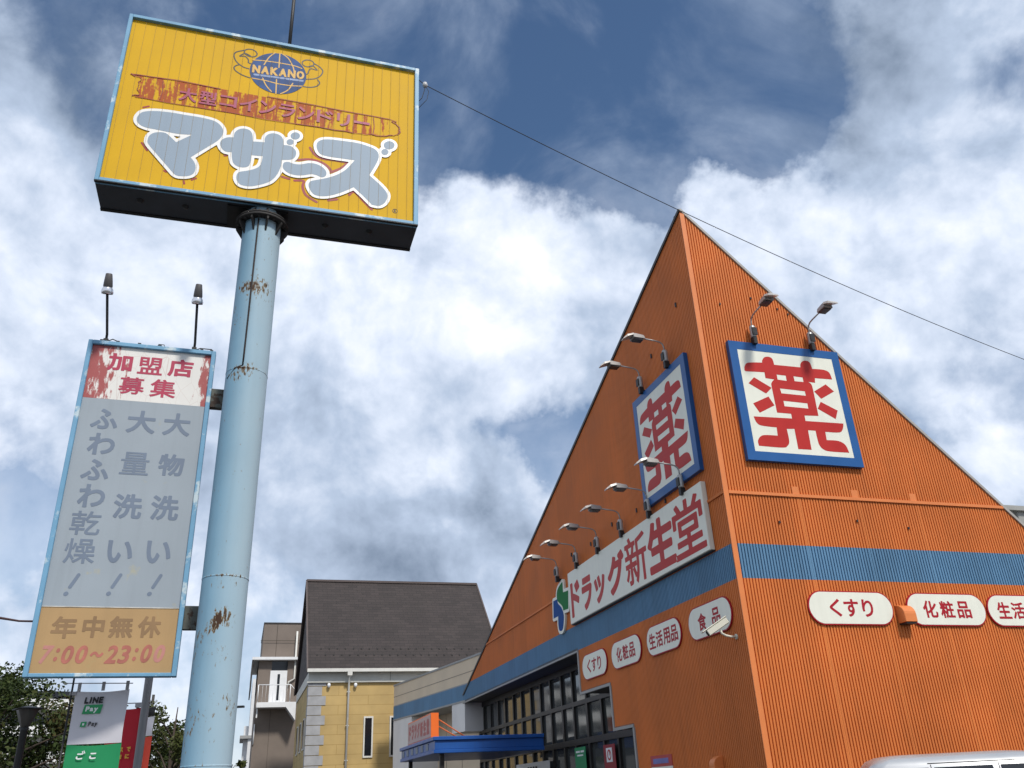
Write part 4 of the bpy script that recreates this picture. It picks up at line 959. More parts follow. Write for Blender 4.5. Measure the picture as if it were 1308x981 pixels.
lp = words([q for q in T2 if q[0] not in '量燥乾'], .0105) + words([q for q in T2 if q[0] in '量燥乾'], .004)
for cx, cz in ((.339, 1.047), (.797, 1.058), (1.248, 1.064)):
    lp += loops_for(None, [([(cx - .025, cz - .03), (cx + .045, cz + .115)], .020)], 0, .006)
    lp += loops_for(None, [([(cx - .058, cz - .112), (cx - .052, cz - .108)], .024)], 0, .006)
sheet('middle_lettering', lp, BG, bd, BF - .0003, .002)
sheet('bottom_lettering', words(T3, .009), mat('board_brown_letter', (.27, .165, .08), .6, .12), bd, BF - .0003, .002)
sheet('hours_lettering', words(T4[1:-1], .008, .18), mat('board_pink_letter', (.40, .135, .10), .6, .2, 6), bd, BF - .0003, .002)
sheet('hours_lettering', words([T4[0], T4[-1]], .008, .18), mat('board_pale_pink_letter', (.48, .21, .18), .6, .1, 6), bd, BF - .0003, .002)
b = MB()
for x, z in ((.15, BH + .0), (.35, BH), (.62, BH), (.88, BH), (1.42, BH), (1.55, BH)): b.box(x - .02, x + .02, .04, .09, z, z + .035)
b.tube([(.2, .06, BH + .01), (.28, .06, BH + .06), (.35, .06, BH + .03)], .008, 5); b.tube([(1.32, .06, BH + .01), (1.40, .06, BH + .05), (1.55, .06, BH + .05), (1.55, .06, BH)], .008, 5)
b.tube([(.84, .06, BH + .0), (.86, .06, BH + .05), (.93, .06, BH + .05), (.94, .06, BH)], .006, 5)
b.obj('clip', BLACK, bd)
BRK = mat('rusty_bracket', (.10, .105, .09), .7, .3, 5, stain=(.045, .025, .016), stain_amt=.17, stain_scale=9)
for z in (3.60, .68):
    b = MB(); b.box(BW, BW + .19, .03, .12, z - .14, z + .14); b.box(BW + .19, BW + .22, -.03, .17, z - .17, z + .17); b.box(BW + .22, BW + .30, .0, .12, z - .10, z + .12)
    b.obj('bracket', BRK, bd, bevel=.006, seg=1)
b = MB(); b.tube([(0, .06, .62), (-.15, .05, .62), (-.4, .05, .66), (-.9, .1, .78), (-1.7, .2, .95)], [.012, .012, .016, .014, .012], 6); b.obj('side_cable', mat('cable_maroon', (.06, .03, .03), .7, .1), bd)

# two spotlights on the board
def board_lamp(x, label, first=None):
    M = Matrix.Rotation(BA, 4, 'Z'); loc = Vector((-5.606, 9.8, BZ0)) + (M @ Vector((x, .06, BH)))
    if first: return dup(first, loc, BA, label)
    r = thing('board_lamp', label, 'lamp', loc, BA, 'spotlights on the tall board')
    b = MB(); b.tube([(0, 0, -.02), (0, -.01, .12), (0, -.50, .47)], .017, 8); b.box(-.03, .03, -.03, .03, -.002, .05); b.obj('arm', BLACK, r)
    ax = Vector((0, -.42, .9)).normalized(); M2 = Matrix.Translation((0, -.50, .46)) @ ax.to_track_quat('Z', 'Y').to_matrix().to_4x4() @ Matrix.Scale(.82, 4)
    MB().lathe([(0, .025), (.06, .02), (.085, 0), (.094, .03), (.088, .07), (.066, .11)], 24, M2).obj('reflector', LAMP_SILVER, r)
    MB().lathe([(.066, .108), (.072, .13), (.064, .22), (.05, .325), (.04, .335), (0, .34)], 20, M2).obj('housing', mat('lamp_housing', (.085, .08, .08), .5, .1), r)
    return r
bl0 = board_lamp(.20, 'silver rimmed spotlight over the left end of the tall grey board')
board_lamp(1.32, 'silver rimmed spotlight over the right end of the tall grey board, near the pole', bl0)

# ------------------------------------------------------------------ signs on the two orange walls
yk = [smooth_poly(q, 5) for q in D['yaku']]
def crest_sign(label, loc, rz):
    r = thing('crest_sign', label, 'sign', loc, rz, 'big square medicine signs')
    W2, H2 = 2.70, 2.68
    b = MB(); f = .19
    b.box(0, f, -.1, -.002, 0, H2); b.box(W2 - f, W2, -.1, -.002, 0, H2); b.box(f, W2 - f, -.1, -.002, 0, f); b.box(f, W2 - f, -.1, -.002, H2 - f, H2)
    b.obj('frame', SIGN_BLUE, r)
    b = MB(); b.box(f, W2 - f, -.096, -.01, f, H2 - f); b.obj('panel', WHITE_SIGN, r)
    sheet('lettering', [[(x - .60, z - 7.33) for x, z in q] for q in yk], SIGN_RED, r, -.0965, .002)
    return r
crest_sign('square white sign in a blue frame, red medicine character, on the sunlit wall', on_right(.60, 7.33), RZ_R)
crest_sign('square white sign in a blue frame, red medicine character, on the shaded wall', on_left(3.30, 7.33), RZ_L)

ls = thing('shop_sign', 'long white shop name sign with bold red lettering on the shaded wall', 'sign', on_left(8.55, 5.69), RZ_L)
b = MB(); b.box(0, 7.92, -.12, -.002, 0, 1.40); b.obj('panel', WHITE_SIGN, ls, bevel=.01, seg=1)
b = MB(); b.box(-.004, 7.924, -.09, -.0025, -.02, -.001); b.obj('bottom_rail', DARK_TRIM, ls)
names = []
for ch, s0, s1, z0, z1, of in (('ド', 8.40, 7.70, 5.83, 6.77, .045), ('ラ', 7.55, 6.82, 5.84, 6.70, .05), ('ッ', 6.64, 5.92, 5.83, 6.52, .045), ('グ', 5.72, 4.66, 5.83, 6.80, .05), ('新', 4.60, 3.40, 5.80, 6.93, .020), ('生', 3.32, 2.00, 5.80, 6.94, .05), ('堂', 2.03, .70, 5.78, 6.95, .026)):
    names.append((ch, 8.55 - (s0 + s1) / 2, (z0 + z1) / 2 - 5.69, s0 - s1, z1 - z0, of))
lp = []
for q in names: lp += letter(*q)
sheet('lettering', lp, SIGN_RED, ls, -.1205, .002)

em = thing('cross_emblem', 'green and blue cross shaped emblem beside the left end of the long shop sign', 'emblem', on_left(10.2, 5.6), RZ_L)
A = smooth_poly(D['embA'], 4); B = smooth_poly(D['embB'], 4)
tr = lambda P: [(10.2 - s, z - 5.6) for s, z in P]
sheet('backing', loops_for([segs_of(tr(A)), segs_of(tr(B))], (), .085, .012), WHITE_SIGN, em, -.004, .06)
sheet('upper_half', [tr(A)], mat('emblem_green', (.018, .17, .05), .6, .05, spec=.1), em, -.0645, .004)
sheet('lower_half', [tr(B)], mat('emblem_blue', (.012, .07, .26), .6, .05, spec=.1), em, -.0645, .004)

def pill(label, wid, chars, loc, rz, cw=None, group='rounded goods signs'):
    r = thing('pill_sign', label, 'sign', loc, rz, group)
    H3 = .63; rad = H3 / 2
    cap = [((rad, 0), (wid - rad, 0))]
    st = lambda k: [([(rad, 0), (wid - rad, 0)], rad - k)]
    sheet('rim', loops_for(None, st(0), 0, .012), PILL_RED, r, -.003, .032)
    sheet('panel', loops_for(None, st(.022), 0, .012), WHITE_SIGN, r, -.0355, .003)
    n = len(chars); cw = cw or .36
    x0 = wid / 2 - cw * (n - 1) / 2
    sheet('lettering', words([(c, x0 + i * cw, 0, min(cw * .9, .33) * ({'り': .75, 'く': .75}.get(c, 1)), .33) for i, c in enumerate(chars)], .009), PILL_RED, r, -.039, .002)
    return r
ZP = 4.475
pill('rounded white medicine sign on the sunlit wall, left of the orange vent hood', 1.88, 'くすり', on_right(1.37, ZP), RZ_R, .36)
pill('rounded white cosmetics sign on the sunlit wall, right of the orange vent hood', 1.88, '化粧品', on_right(3.57, ZP), RZ_R, .40)
pill('rounded white sign on the sunlit wall, cut off at the right edge', 1.88, '生活用品', on_right(5.50, ZP), RZ_R, .36)
pill('rounded white medicine sign on the shaded wall, nearest the windows', 1.70, 'くすり', on_left(8.15, ZP), RZ_L, .36)
pill('rounded white cosmetics sign on the shaded wall, second from the windows', 1.74, '化粧品', on_left(6.14, ZP), RZ_L, .38)
pill('rounded white daily goods sign on the shaded wall, third from the windows', 1.68, '生活用品', on_left(4.08, ZP), RZ_L, .36)
pill('rounded white food sign on the shaded wall, behind the security camera', 1.72, '食品', on_left(2.05, ZP), RZ_L, .56)

# vent hoods
def hood(label, loc, rz, w, h, d):
    r = thing('vent_hood', label, 'vent', loc, rz)
    arc = [(0, h)] + [(-d * math.sin(a), h * .45 + h * .55 * math.cos(a)) for a in np.linspace(.15, math.pi / 2, 7)] + [(-d, .0), (0, 0)]
    b = MB(); b.prism([(y, z) for y, z in arc], (-w / 2, w / 2), 'x'); b.obj('hood', ORANGE_FLAT, r, bevel=.008, seg=1)
    b = MB(); b.box(-w / 2 + .02, w / 2 - .02, -d + .02, -.01, -.03, -.001); b.obj('grille', BLACK, r)
    return r
hood('orange vent hood between two rounded white signs on the sunlit wall', on_right(3.46, 4.20), RZ_R, .27, .34, .22)
hood('small orange vent hood low on the shaded orange wall', on_left(1.55, 1.80), RZ_L, .2, .26, .2)

# security camera
cc = thing('security_camera', 'cream security camera on a bracket in front of the food sign', 'camera', on_left(.34, 4.0), RZ_L)
b = MB(); b.lathe([(0, 0), (.05, 0), (.05, .02), (0, .02)], 12, Matrix.Rotation(R(90), 4, 'X')); b.tube([(0, -.01, 0), (0, -.12, -.0), (-.0, -.22, .02), (-.01, -.29, .06), (-.01, -.31, .12)], .022, 8); b.obj('bracket', mat('camera_cream', (.62, .60, .50), .45, .06), cc)
M = Matrix.Translation((-.02, -.34, .19)) @ Matrix.Rotation(R(72), 4, 'Z') @ Matrix.Rotation(R(-30), 4, 'Y')
b = MB(); b.box(-.24, .20, -.06, .06, -.06, .05, M); b.box(-.32, .22, -.07, .07, .052, .075, M); b.obj('housing', MATS['camera_cream'], cc, bevel=.01, seg=1)
b = MB(); b.lathe([(0, 0), (.045, 0), (.045, .02), (0, .02)], 14, M @ Matrix.Translation((-.255, 0, -.005)) @ Matrix.Rotation(R(90), 4, 'Y')); b.obj('lens', BLACK, cc)

# floodlights on gooseneck arms
def floodlight(label, loc, rz, group, first=None):
    if first: return dup(first, loc, rz, label, group)
    r = thing('floodlight', label, 'lamp', loc, rz, group)
    b = MB(); b.lathe([(0, .09), (.058, .09), (.064, .11), (.064, .34), (.05, .37), (.02, .375)], 16, Matrix.Translation((0, -.13, 0))); b.obj('ballast', LAMP_GREY, r)
    b = MB(); b.box(-.045, .045, -.18, -.07, -.07, .085); b.box(-.02, .02, -.10, -.0, -.05, .03); b.box(-.06, .06, -.21, -.19, .12, .30); b.obj('clamp', BLACK, r)
    b = MB(); b.tube([(0, -.13, .36), (0, -.135, .46), (0, -.16, .53), (0, -.22, .575), (0, -.32, .595), (0, -.66, .625)], .0165, 8); b.obj('arm', LAMP_GREY, r)
    # flat head and its sloping visor
    hd = MB()
    secs = [(-.60, .075, .60, .645), (-.64, .10, .575, .672), (-.82, .115, .572, .690), (-.90, .12, .575, .690)]
    vs = []
    for y, hw, z0, z1 in secs: vs += [(-hw, y, z0), (hw, y, z0), (hw * .8, y, z1), (-hw * .8, y, z1)]
    fs = [(0, 1, 2, 3), (15, 14, 13, 12)]
    for k in range(3):
        for j in range(4): fs.append((4 * k + j, 4 * k + 4 + j, 4 * k + 4 + (j + 1) % 4, 4 * k + (j + 1) % 4))
    hd.add(vs, fs); hd.obj('housing', mat('lamp_head', (.34, .33, .32), .4, .15, 6), r, bevel=.008, seg=1)
    vz = MB()
    secs = [(-.895, .12, .640, .688), (-1.04, .115, .585, .640), (-1.13, .07, .535, .560)]
    vs = []
    for y, hw, z0, z1 in secs: vs += [(-hw, y, z0), (hw, y, z0), (hw * .85, y, z1), (-hw * .85, y, z1)]
    fs = [(0, 1, 2, 3), (11, 10, 9, 8)]
    for k in range(2):
        for j in range(4): fs.append((4 * k + j, 4 * k + 4 + j, 4 * k + 4 + (j + 1) % 4, 4 * k + (j + 1) % 4))
    vz.add(vs, fs); vz.obj('visor', mat('lamp_visor', (.50, .47, .43), .3, .1, 6), r)
    b = MB(); b.box(-.085, .085, -.87, -.66, .545, .578); b.obj('lamp_glass', mat('lamp_glass', (.05, .045, .045), .2, .1), r)
    return r
G1 = 'floodlights over the long shop sign'
f0 = floodlight('floodlight on a curved arm over the long shop sign, nearest the building corner', on_left(1.40, 7.12), RZ_L, G1)
for s, t in ((3.05, 'second from the building corner'), (4.63, 'third from the building corner'), (6.20, 'fourth from the building corner'), (7.77, 'fifth from the building corner'), (9.38, 'right above the cross emblem')):
    floodlight('floodlight on a curved arm over the long shop sign, ' + t, on_left(s, 7.12), RZ_L, G1, f0)
G2 = 'floodlights over the square signs'
floodlight('floodlight over the square sign on the shaded wall, nearer the building corner', on_left(1.33, 10.06), RZ_L, G2, f0)
floodlight('floodlight over the square sign on the shaded wall, nearer the sloping roof edge', on_left(2.70, 10.06), RZ_L, G2, f0)
floodlight('dark floodlight over the square sign on the sunlit wall, its head against orange', on_right(1.23, 10.04), RZ_R, G2, f0)
floodlight('dark floodlight over the square sign on the sunlit wall, its head against the sky', on_right(2.66, 10.04), RZ_R, G2, f0)

# sign on the canopy
cs = thing('canopy_sign', 'small orange box sign with pink lettering standing on the blue canopy', 'sign', C0 + DL * 17.6 - DR * 3.0 + Vector((0, 0, 3.15)), RZ_L)
b = MB(); b.box(0, 4.0, .0, .24, .06, .78); b.obj('box', mat('canopy_sign_orange', (.85, .16, .02), .45, .05), cs)
b = MB(); b.box(.04, 3.96, -.012, -.001, .10, .74); b.obj('panel', mat('canopy_sign_face', (.52, .36, .31), .5, .05), cs)
sheet('lettering', words([(c, .45 + i * .52, .42, .42, .46) for i, c in enumerate('ドラッグ新生堂')], .03), mat('canopy_sign_red', (.42, .08, .06), .5, .08), cs, -.0125, .002)
b = MB()
for x in (.3, 2.0, 3.7): b.box(x - .03, x + .03, .05, .2, -.007, .058)
b.tube([(3.95, .23, .6), (3.95, 1.2, 0)], .02, 6); b.tube([(3.95, .23, .4), (3.95, .95, 0)], .02, 6)
b.obj('support', mat('support_orange', (.6, .13, .03), .5, .1), cs)

# posters
def poster(name, label, cat, loc, rz, w, h, m):
    r = thing(name, label, cat, loc, rz); MB().box(0, w, -.012, -.002, 0, h).obj('sheet', m, r); return r
GRN = mat('poster_green', (.02, .24, .10), .5, .06)
p = poster('window_poster', 'green poster with a white foot hanging in the dark shop window', 'poster', C0 + DL * 11.12 + DR * .70 + Vector((0, 0, 1.95)), RZ_L, .86, .74, GRN)
b = MB(); b.box(.0, .86, -.016, -.0125, 0, .14); b.box(.1, .42, -.016, -.0125, .60, .65); b.box(.48, .74, -.016, -.0125, .60, .65); b.box(.2, .66, -.016, -.0125, .51, .55); b.obj('print', POLE_WHITE, p)
p = poster('window_banner', 'dark red banner with a white square emblem hanging in the shop window', 'banner', C0 + DL * 8.93 + DR * .70 + Vector((0, 0, 1.70)), RZ_L, .78, .94, mat('banner_dark_red', (.26, .02, .03), .5, .06))
b = MB(); b.box(.18, .58, -.016, -.0125, .52, .86); b.obj('print', POLE_WHITE, p)
ring = [(.38 + .11 * math.cos(a), .69 + .11 * math.sin(a)) for a in np.linspace(0, 2 * math.pi, 20)]
sheet('ring_mark', loops_for(None, [(ring, .022), ([(.38, .69), (.42, .76)], .02)], 0, .008), mat('mark_red', (.4, .03, .03), .5, .05), p, -.0165, .002)
gold = []
for cx in (.24, .54): gold.append(([(cx + .07 * math.cos(a), .20 + .07 * math.sin(a)) for a in np.linspace(0, 2 * math.pi, 16)], .022))
sheet('ring_mark', loops_for(None, gold, 0, .008), mat('mark_gold', (.65, .33, .08), .5, .05), p, -.0125, .002)
p = poster('notice_board', 'white notice board with a red and blue heading low on the shaded orange wall', 'notice', on_left(4.55, 1.35), RZ_L, 1.02, .62, WHITE_SIGN)
b = MB(); b.box(0, 1.02, -.014, -.0, .621, .84); b.obj('heading', mat('notice_red', (.42, .05, .045), .5, .1), p)
b = MB(); b.box(.12, .86, -.018, -.0142, .68, .78); b.obj('heading_print', mat('notice_blue', (.16, .16, .40), .5, .2), p)
b = MB()
for z in (.5, .40): b.box(.12, .9, -.015, -.0122, z, z + .04)
b.obj('print', mat('print_grey', (.25, .25, .3), .5, .2), p)
p = poster('door_header', 'white panel over the shop entrance under the blue canopy', 'sign', C0 + DL * 16.9 + DR * .66 + Vector((0, 0, 2.05)), RZ_L, 3.6, .42, POLE_WHITE)
b = MB()
for i in range(4): b.box(1.3 + i * .28, 1.5 + i * .28, -.016, -.0125, .12, .30)
b.obj('print', BLACK, p)

# ------------------------------------------------------------------ silver wagon at the right
VZ = -0.33
van = thing('silver_wagon', 'silver tall wagon parked beside the sunlit orange wall', 'car', (4.62, 13.05, 0), -.20)
SILV = mat('car_silver', (.48, .49, .50), .28, .03, 1.5, metal=.55)
CARG = mat('car_glass', (.008, .009, .012), .04, .03, spec=.8)
RUB = mat('rubber', (.015, .015, .015), .8, .1)
Lc, Wc = 3.45, 1.50
def sect(z, inset, x0, x1, n=8, r=.22):
    """rounded rectangle ring at height z"""
    out = []
    w0 = inset; w1 = Wc - inset
    for cx, cy, a0 in ((x1 - r, w1 - r, 0), (x0 + r, w1 - r, 90), (x0 + r, w0 + r, 180), (x1 - r, w0 + r, 270)):
        for k in range(n + 1):
            a = R(a0 + 90 * k / n); out.append((cx + r * math.cos(a), cy + r * math.sin(a), z))
    return out
rings = [sect(.22, .06, .05, Lc - .05), sect(.32, .0, .0, Lc), sect(.75, -.0, -.0, Lc), sect(.96, .015, .01, Lc - .03), sect(1.02, .03, .03, Lc - .35, r=.2),
         sect(1.40, .09, .07, Lc - .72, r=.2), sect(1.66, .15, .12, Lc - .98, r=.2), sect(1.74, .20, .20, Lc - 1.10, r=.22), sect(1.785, .30, .32, Lc - 1.28, r=.25), sect(1.80, .45, .5, Lc - 1.5, r=.25)]
b = MB(); vs = [p for r_ in rings for p in r_]; n = len(rings[0])
fs = [(i * n + j, i * n + (j + 1) % n, (i + 1) * n + (j + 1) % n, (i + 1) * n + j) for i in range(len(rings) - 1) for j in range(n)]
fs += [tuple(range(n - 1, -1, -1)), tuple((len(rings) - 1) * n + j for j in range(n))]
b.add(vs, fs, True); body = b.obj('body', SILV, van)
def side_y(z): return np.interp(z, [.96, 1.02, 1.40, 1.66, 1.74], [.015, .03, .09, .15, .20])
def glass_side(x0, x1, x0t, x1t, zb, zt, name='window'):
    g_ = MB()
    for sgn in (0, 1):
        yb, ym, yt = side_y(zb), side_y(1.40), side_y(zt)
        f_ = lambda y: (y - .006) if sgn == 0 else Wc - y + .006
        mx = lambda a, b2: a + (b2 - a) * (1.40 - zb) / (zt - zb)
        vs = [(x0, f_(yb), zb), (x1, f_(yb), zb), (mx(x1, x1t), f_(ym), 1.40), (x1t, f_(yt), zt), (x0t, f_(yt), zt), (mx(x0, x0t), f_(ym), 1.40)]
        g_.add(vs, [(0, 1, 2, 5), (5, 2, 3, 4)] if sgn == 0 else [(5, 2, 1, 0), (4, 3, 2, 5)])
    return g_.obj(name, CARG, van)
glass_side(.30, .86, .34, .86, 1.06, 1.625); glass_side(.93, 1.70, .93, 1.66, 1.06, 1.625); glass_side(1.78, 2.62, 1.76, 2.22, 1.06, 1.625)
g_ = MB(); g_.add([(Lc - .43, .14, 1.06), (Lc - .43, Wc - .14, 1.06), (Lc - .97, Wc - .24, 1.64), (Lc - .97, .24, 1.64)], [(0, 1, 2, 3)])
g_.v = [(x + .05, y, z + .01) for x, y, z in g_.v]; g_.obj('windscreen', CARG, van)
g_ = MB(); g_.add([(.03, .22, 1.10), (.03, Wc - .22, 1.10), (.105, Wc - .28, 1.60), (.105, .28, 1.60)], [(3, 2, 1, 0)]); g_.v = [(x - .012, y, z) for x, y, z in g_.v]; g_.obj('rear_window', CARG, van)
b = MB()
for yy in (.012, Wc - .012):
    for x in (.895, 1.74): b.tube([(x, yy, .4), (x, yy + (.005 if yy < 1 else -.005), .98), (x, side_y(1.4) if yy < 1 else Wc - side_y(1.4), 1.40), (x, side_y(1.66) if yy < 1 else Wc - side_y(1.66), 1.66)], .006, 5)
    b.tube([(.86, side_y(1.67) if yy < 1 else Wc - side_y(1.67), 1.675), (2.2, side_y(1.67) if yy < 1 else Wc - side_y(1.67), 1.675), (2.75, .075 if yy < 1 else Wc - .075, 1.34)], .006, 5)
b.obj('door_seam', BLACK, van)
for x in (.62, Lc - .62):
    for y in (.12, Wc - .12):
        M = Matrix.Translation((x, y, .28)) @ Matrix.Rotation(R(90), 4, 'X')
        wh_ = MB().lathe([(.17, -.09), (.26, -.09), (.28, -.06), (.28, .06), (.26, .09), (.17, .09)], 28, M).obj('wheel', RUB, van)
        MB().lathe([(0, -.095), (.06, -.095), (.175, -.085), (.175, .085), (.06, .095), (0, .095)], 20, M).obj('rim', LAMP_SILVER, wh_)
for y in (.14, Wc - .36): MB().box(Lc - .08, Lc + .012, y, y + .22, .68, .86).obj('headlight', mat('headlight', (.6, .62, .65), .1, .03), van, bevel=.02)
for y in (.03, Wc - .17): MB().box(-.012, .04, y, y + .14, .75, 1.02).obj('tail_light', mat('tail_light', (.35, .01, .01), .15, .05), van, bevel=.01)
b = MB()
for y in (-.17, Wc + .02): b.box(2.55, 2.67, y, y + .15, 1.02, 1.18)
b.obj('mirror', SILV, van, bevel=.03)
van.scale = (1.03, 1.03, 1.03)

# ------------------------------------------------------------------ banners, posts and lamps at the lower left
def cloth(name, w, z0, z1, m, parent, wav=.02, y=0.0, ph=0.0, x0=0.0, lean=0.0):
    b = MB(); nx, nz = 10, 18; vs = []
    for j in range(nz + 1):
        for i in range(nx + 1):
            u, v_ = i / nx, j / nz
            vs.append((x0 + u * w + lean * (1 - v_), y + wav * u * math.sin(5 * v_ + 3 * u + ph), z0 + (z1 - z0) * v_ - .02 * math.sin(math.pi * u) * (v_ > .9)))
    b.add(vs, [(j * (nx + 1) + i, j * (nx + 1) + i + 1, (j + 1) * (nx + 1) + i + 1, (j + 1) * (nx + 1) + i) for j in range(nz) for i in range(nx)], True)
    return b.obj(name, m, parent)
BWH = mat('banner_white', (.60, .59, .63), .8, .05); BGR = mat('banner_green', (.015, .24, .09), .8, .06); BRED = mat('banner_red', (.52, .02, .035), .8, .06)
def banner_pole(name, label, loc, h, rz=0.0):
    r = thing(name, label, 'banner', loc, rz, 'shop banners at the lower left')
    MB().tube([(0, 0, 0), (0, 0, h)], .012, 8).obj('pole', BLACK, r)
    return r
nb = banner_pole('pay_banner', 'white and green payment banner below the tall grey board', (-5.37, 10.5, 0), 3.08, .05)
b = MB(); b.tube([(-.12, 0, 3.00), (.70, 0, 2.97)], .006, 6)
for x in (.08, .36, .64): b.box(x - .018, x + .018, -.006, .006, 2.90, 3.0)
b.box(-.02, .06, -.01, .01, 2.86, 2.90); b.obj('crossbar', mat('banner_grey', (.35, .35, .37), .6, .1), nb)
cloth('cloth', .62, 2.32, 2.905, BWH, nb, .015, 0, .4, .045)
cloth('cloth_green', .62, 1.1, 2.32, BGR, nb, .015, 0, 1.2, .045)
INK = mat('ink_black', (.02, .02, .022), .7, .1)
sheet('lettering', words([('L', .20, 2.795, .05, .072), ('I', .245, 2.795, .018, .072), ('N', .30, 2.795, .065, .072), ('E', .365, 2.795, .05, .072)], .005, .12) + words([('P', .275, 2.535, .03, .05), ('a', .312, 2.529, .03, .035), ('y', .345, 2.522, .03, .05)], .002, .12), INK, nb, -.018, .001)
sheet('green_mark', [[(.165, 2.645), (.375, 2.645), (.395, 2.745), (.185, 2.745)], [(.165, 2.505), (.23, 2.505), (.24, 2.56), (.175, 2.56)]], mat('mark_green', (.03, .30, .11), .7, .05), nb, -.018, .001)
sheet('white_lettering', words([('P', .225, 2.70, .045, .055), ('a', .272, 2.692, .04, .04), ('y', .32, 2.682, .045, .058), ('こ', .22, 2.19, .075, .065), ('こ', .37, 2.19, .075, .065), ('N', .203, 2.533, .022, .026)], .004, .12) + loops_for(None, [([(.245, 2.24), (.258, 2.218)], .005), ([(.262, 2.245), (.275, 2.223)], .005)], 0, .003), POLE_WHITE, nb, -.0195, .001)

rb = banner_pole('red_banner', 'plain red banner with small yellow lettering just right of the white and green banner', (-5.36, 12.5, 0), 3.05, .0)
MB().tube([(-.28, 0, 2.96), (.10, 0, 2.955)], .008, 6).box(-.1, .03, -.02, .02, 2.90, 2.955).obj('crossbar', MATS['banner_grey'], rb)
cloth('cloth', .48, 1.2, 2.90, BRED, rb, .02, 0, .8, -.46)
sheet('lettering', words([('ス', -.20, 2.36, .055, .06), ('で', -.10, 2.365, .055, .06), ('様', -.21, 2.27, .055, .06), ('に', -.11, 2.275, .055, .06)], .004), mat('ink_yellow', (.75, .42, .06), .7, .05), rb, -.03, .001)
rb2 = banner_pole('striped_banner', 'narrow banner in black, white and red half hidden behind the grey post', (-6.02, 14.2, 0), 3.12, .0)
cloth('cloth_black', .30, 2.94, 3.08, INK, rb2, .01, 0, .3, -.16)
cloth('cloth', .30, 2.65, 2.94, BWH, rb2, .01, 0, .3, -.16)
cloth('cloth_red', .30, 1.2, 2.65, mat('banner_orange_red', (.55, .06, .035), .8, .06), rb2, .012, 0, .3, -.16)
sheet('lettering', words([('和', -.03, 3.01, .1, .09)], .006), POLE_WHITE, rb2, -.02, .001)
sheet('lettering', words([('滝', -.06, 2.80, .10, .14)], .006), mat('ink_pink', (.5, .15, .3), .7, .05), rb2, -.02, .001)
sheet('lettering', words([(c, -.0, 2.50 - i * .13, .10, .10) for i, c in enumerate('なでろぐ')], .006), mat('ink_pale', (.75, .55, .5), .7, .05), rb2, -.02, .001)

gp = thing('grey_post', 'plain round grey steel post under the right end of the tall grey board', 'post', (-5.11, 12.0, 0))
MB().lathe([(.052, 0), (.052, 3.75), (.045, 3.79), (0, 3.80)], 18, Matrix.Identity(4)).obj('shaft', mat('post_grey', (.20, .20, .21), .5, .08), gp)

gl_ = thing('garden_lamp', 'dark garden lamp with a tapered lantern in front of the leafy tree', 'lamp', (-6.69, 12.0, 0))
b = MB(); b.lathe([(.10, 0), (.10, .1), (.05, .16), (.045, 2.62), (.06, 2.66), (.0, 2.66)], 14); b.obj('shaft', BLACK, gl_)
b = MB(); b.lathe([(.055, 2.66), (.155, 2.875), (.155, 2.885)], 4); b.obj('lantern', mat('lantern_glass', (.06, .055, .05), .3, .1), gl_)
b = MB(); b.lathe([(0, 2.935), (.10, 2.92), (.215, 2.895), (.215, 2.885), (0, 2.885)], 4); b.obj('cap', BLACK, gl_)

def street_light(label, loc, h):
    r = thing('street_light', label, 'lamp', loc)
    MB().tube([(0, 0, 0), (0, 0, h)], [.11, .08], 8).obj('shaft', BLACK, r)
    MB().tube([(0, 0, h - 1.6), (.5, -.2, h - .6), (1.2, -.5, h - .3)], .05, 6).box(1.1, 1.7, -.75, -.45, h - .36, h - .22).obj('lamp_arm', BLACK, r)
street_light('dark street light beside the narrow white house', (-22.3, 66.0, 0), 8.4)
def utility_pole(label, loc, h, arms):
    r = thing('utility_pole', label, 'pole', loc, .2, 'utility poles beyond the trees')
    MB().tube([(0, 0, 0), (0, 0, h)], [.16, .10], 8).obj('shaft', mat('pole_dark', (.05, .048, .045), .8, .1), r)
    b = MB()
    for z, w_ in arms: b.box(-w_, w_, -.05, .05, z - .05, z + .05)
    b.obj('crossarm', MATS['pole_dark'], r)
utility_pole('dark utility pole with a crossarm beyond the trees left of the big pole', (-27.6, 66, 0), 9.3, ((7.5, 1.3), (5.8, .9)))
utility_pole('thin far utility pole just left of the big pole', (-32.8, 90, 0), 10.5, ((9.3, .9), (8.6, .6)))

# ------------------------------------------------------------------ trees
def leaf_mat(name, c1, c2, c3):
    m = bpy.data.materials.new(name); m.use_nodes = True
    nt = m.node_tree; N = nt.nodes; L = nt.links; bs = N['Principled BSDF']
    tc = N.new('ShaderNodeTexCoord'); nz = N.new('ShaderNodeTexNoise'); nz.inputs['Scale'].default_value = 1.6; nz.inputs['Detail'].default_value = 8; nz.inputs['Roughness'].default_value = .75
    L.new(tc.outputs['Object'], nz.inputs['Vector'])
    r = N.new('ShaderNodeValToRGB'); e = r.color_ramp.elements
    e[0].position = .32; e[0].color = (*c1, 1); e[1].position = .72; e[1].color = (*c3, 1); q = e.new(.52); q.color = (*c2, 1)
    L.new(nz.outputs['Fac'], r.inputs[0]); L.new(r.outputs[0], bs.inputs['Base Color'])
    bs.inputs['Roughness'].default_value = .55
    bs.inputs['Specular IOR Level'].default_value = .12
    return m
BARK = mat('bark', (.06, .045, .035), .9, .2, 5)
LEAF1 = leaf_mat('leaf_green', (.022, .036, .012), (.042, .062, .018), (.085, .078, .028))
LEAF2 = leaf_mat('leaf_olive', (.032, .042, .013), (.062, .075, .022), (.11, .10, .034))
LEAFO = leaf_mat('leaf_orange', (.30, .09, .015), (.55, .18, .02), (.75, .30, .04))
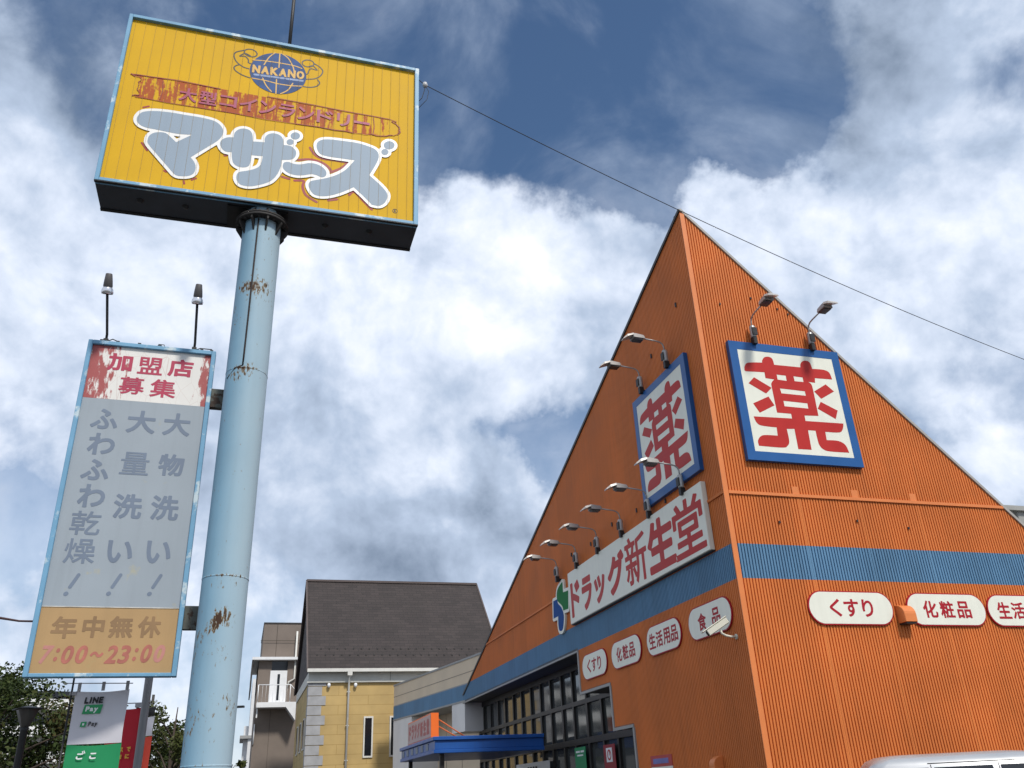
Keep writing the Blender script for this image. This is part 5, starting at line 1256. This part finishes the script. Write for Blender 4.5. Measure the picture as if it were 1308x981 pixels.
def tree(name, label, loc, h, rx, rz_, n, leaf, lm, seed, trunk_r=.12, clumps=26, lo=.25, group='leafy trees at the lower left', orange=0):
    rd = random.Random(seed)
    r = thing(name, label, 'tree', loc, 0, group)
    b = MB()
    cz = h - rz_
    b.tube([(0, 0, -.1), (.05, 0, h * .3), (-.04, .05, h * .6), (.03, 0, h * .85)], [trunk_r, trunk_r * .8, trunk_r * .5, trunk_r * .15], 8)
    cl = []
    for k in range(clumps):
        while True:
            x, y, z = rd.uniform(-1, 1), rd.uniform(-1, 1), rd.uniform(-1, 1)
            if .2 < x * x + y * y + z * z < 1: break
        c_ = Vector((x * rx, y * rx, cz + z * rz_ * .9)); cl.append((c_, rd.uniform(.22, .42) * rx))
        zt = max(h * .25, c_.z - rd.uniform(.3, .8) * rz_)
        mid = Vector((c_.x * .45, c_.y * .45, (zt + c_.z) / 2 + .1))
        b.tube([(0, 0, min(zt, h * .8)), mid, c_], [trunk_r * .35, trunk_r * .22, trunk_r * .06], 5, caps=False)
    b.obj('trunk', BARK, r)
    vs, fs, vo, fo = [], [], [], []
    for i in range(n):
        c_, rad = cl[rd.randrange(len(cl))]
        d = Vector((rd.gauss(0, 1), rd.gauss(0, 1), rd.gauss(0, 1))).normalized() * rad * rd.uniform(.25, 1.08) ** .6
        p = c_ + Vector((d.x, d.y, d.z * .8))
        u = Vector((rd.gauss(0, 1), rd.gauss(0, 1), rd.gauss(0, .7))).normalized(); v_ = u.cross(Vector((rd.gauss(0, 1), rd.gauss(0, 1), rd.gauss(0, 1)))).normalized()
        s = leaf * rd.uniform(.6, 1.3)
        q = [p - u * s, p + v_ * s * .5 + u * .1 * s, p + u * s, p - v_ * s * .5 + u * .1 * s]
        V, F = (vo, fo) if rd.random() < orange and p.z < cz else (vs, fs)
        k = len(V); V += q; F.append((k, k + 1, k + 2, k + 3))
    MB().add(vs, fs).obj('crown', lm, r)
    if vo: MB().add(vo, fo).obj('autumn_leaves', LEAFO, r)
    return r
tree('broad_tree', 'large dark green tree behind the garden lamp at the left edge', (-13.2, 22.0, 0), 5.1, 2.6, 2.3, 26000, .062, LEAF1, 11, .16, 44, orange=.0)
tree('broad_tree', 'brownish green tree with a few orange leaves between the garden lamp and the white banner', (-12.1, 25.0, 0), 4.45, 1.6, 1.8, 12000, .058, leaf_mat('leaf_brown', (.045, .045, .016), (.085, .075, .028), (.16, .10, .04)), 12, .10, 20, orange=.10)
tree('garden_tree', 'olive green tree right of the grey post, below the sky', (-9.95, 25.5, 0), 4.95, 1.35, 1.9, 9000, .055, LEAF2, 13, .09, 20)
tree('garden_tree', 'low dark bushy tree against the left side of the big pole', (-10.6, 28.0, 0), 4.3, 1.2, 1.6, 9000, .058, LEAF1, 14, .09, 18)
tree('shrub', 'small shrub on top of the slope beside the grey boundary wall', (-19.0, 50.0, 0), 4.5, .8, .9, 900, .13, LEAF1, 15, .06, 10, group='shrubs by the grey house')
tree('shrub', 'small leafy shrub at the foot of the grey house wall', (-15.6, 48.0, 0), 3.9, .9, .8, 900, .12, LEAF2, 16, .06, 10, group='shrubs by the grey house')
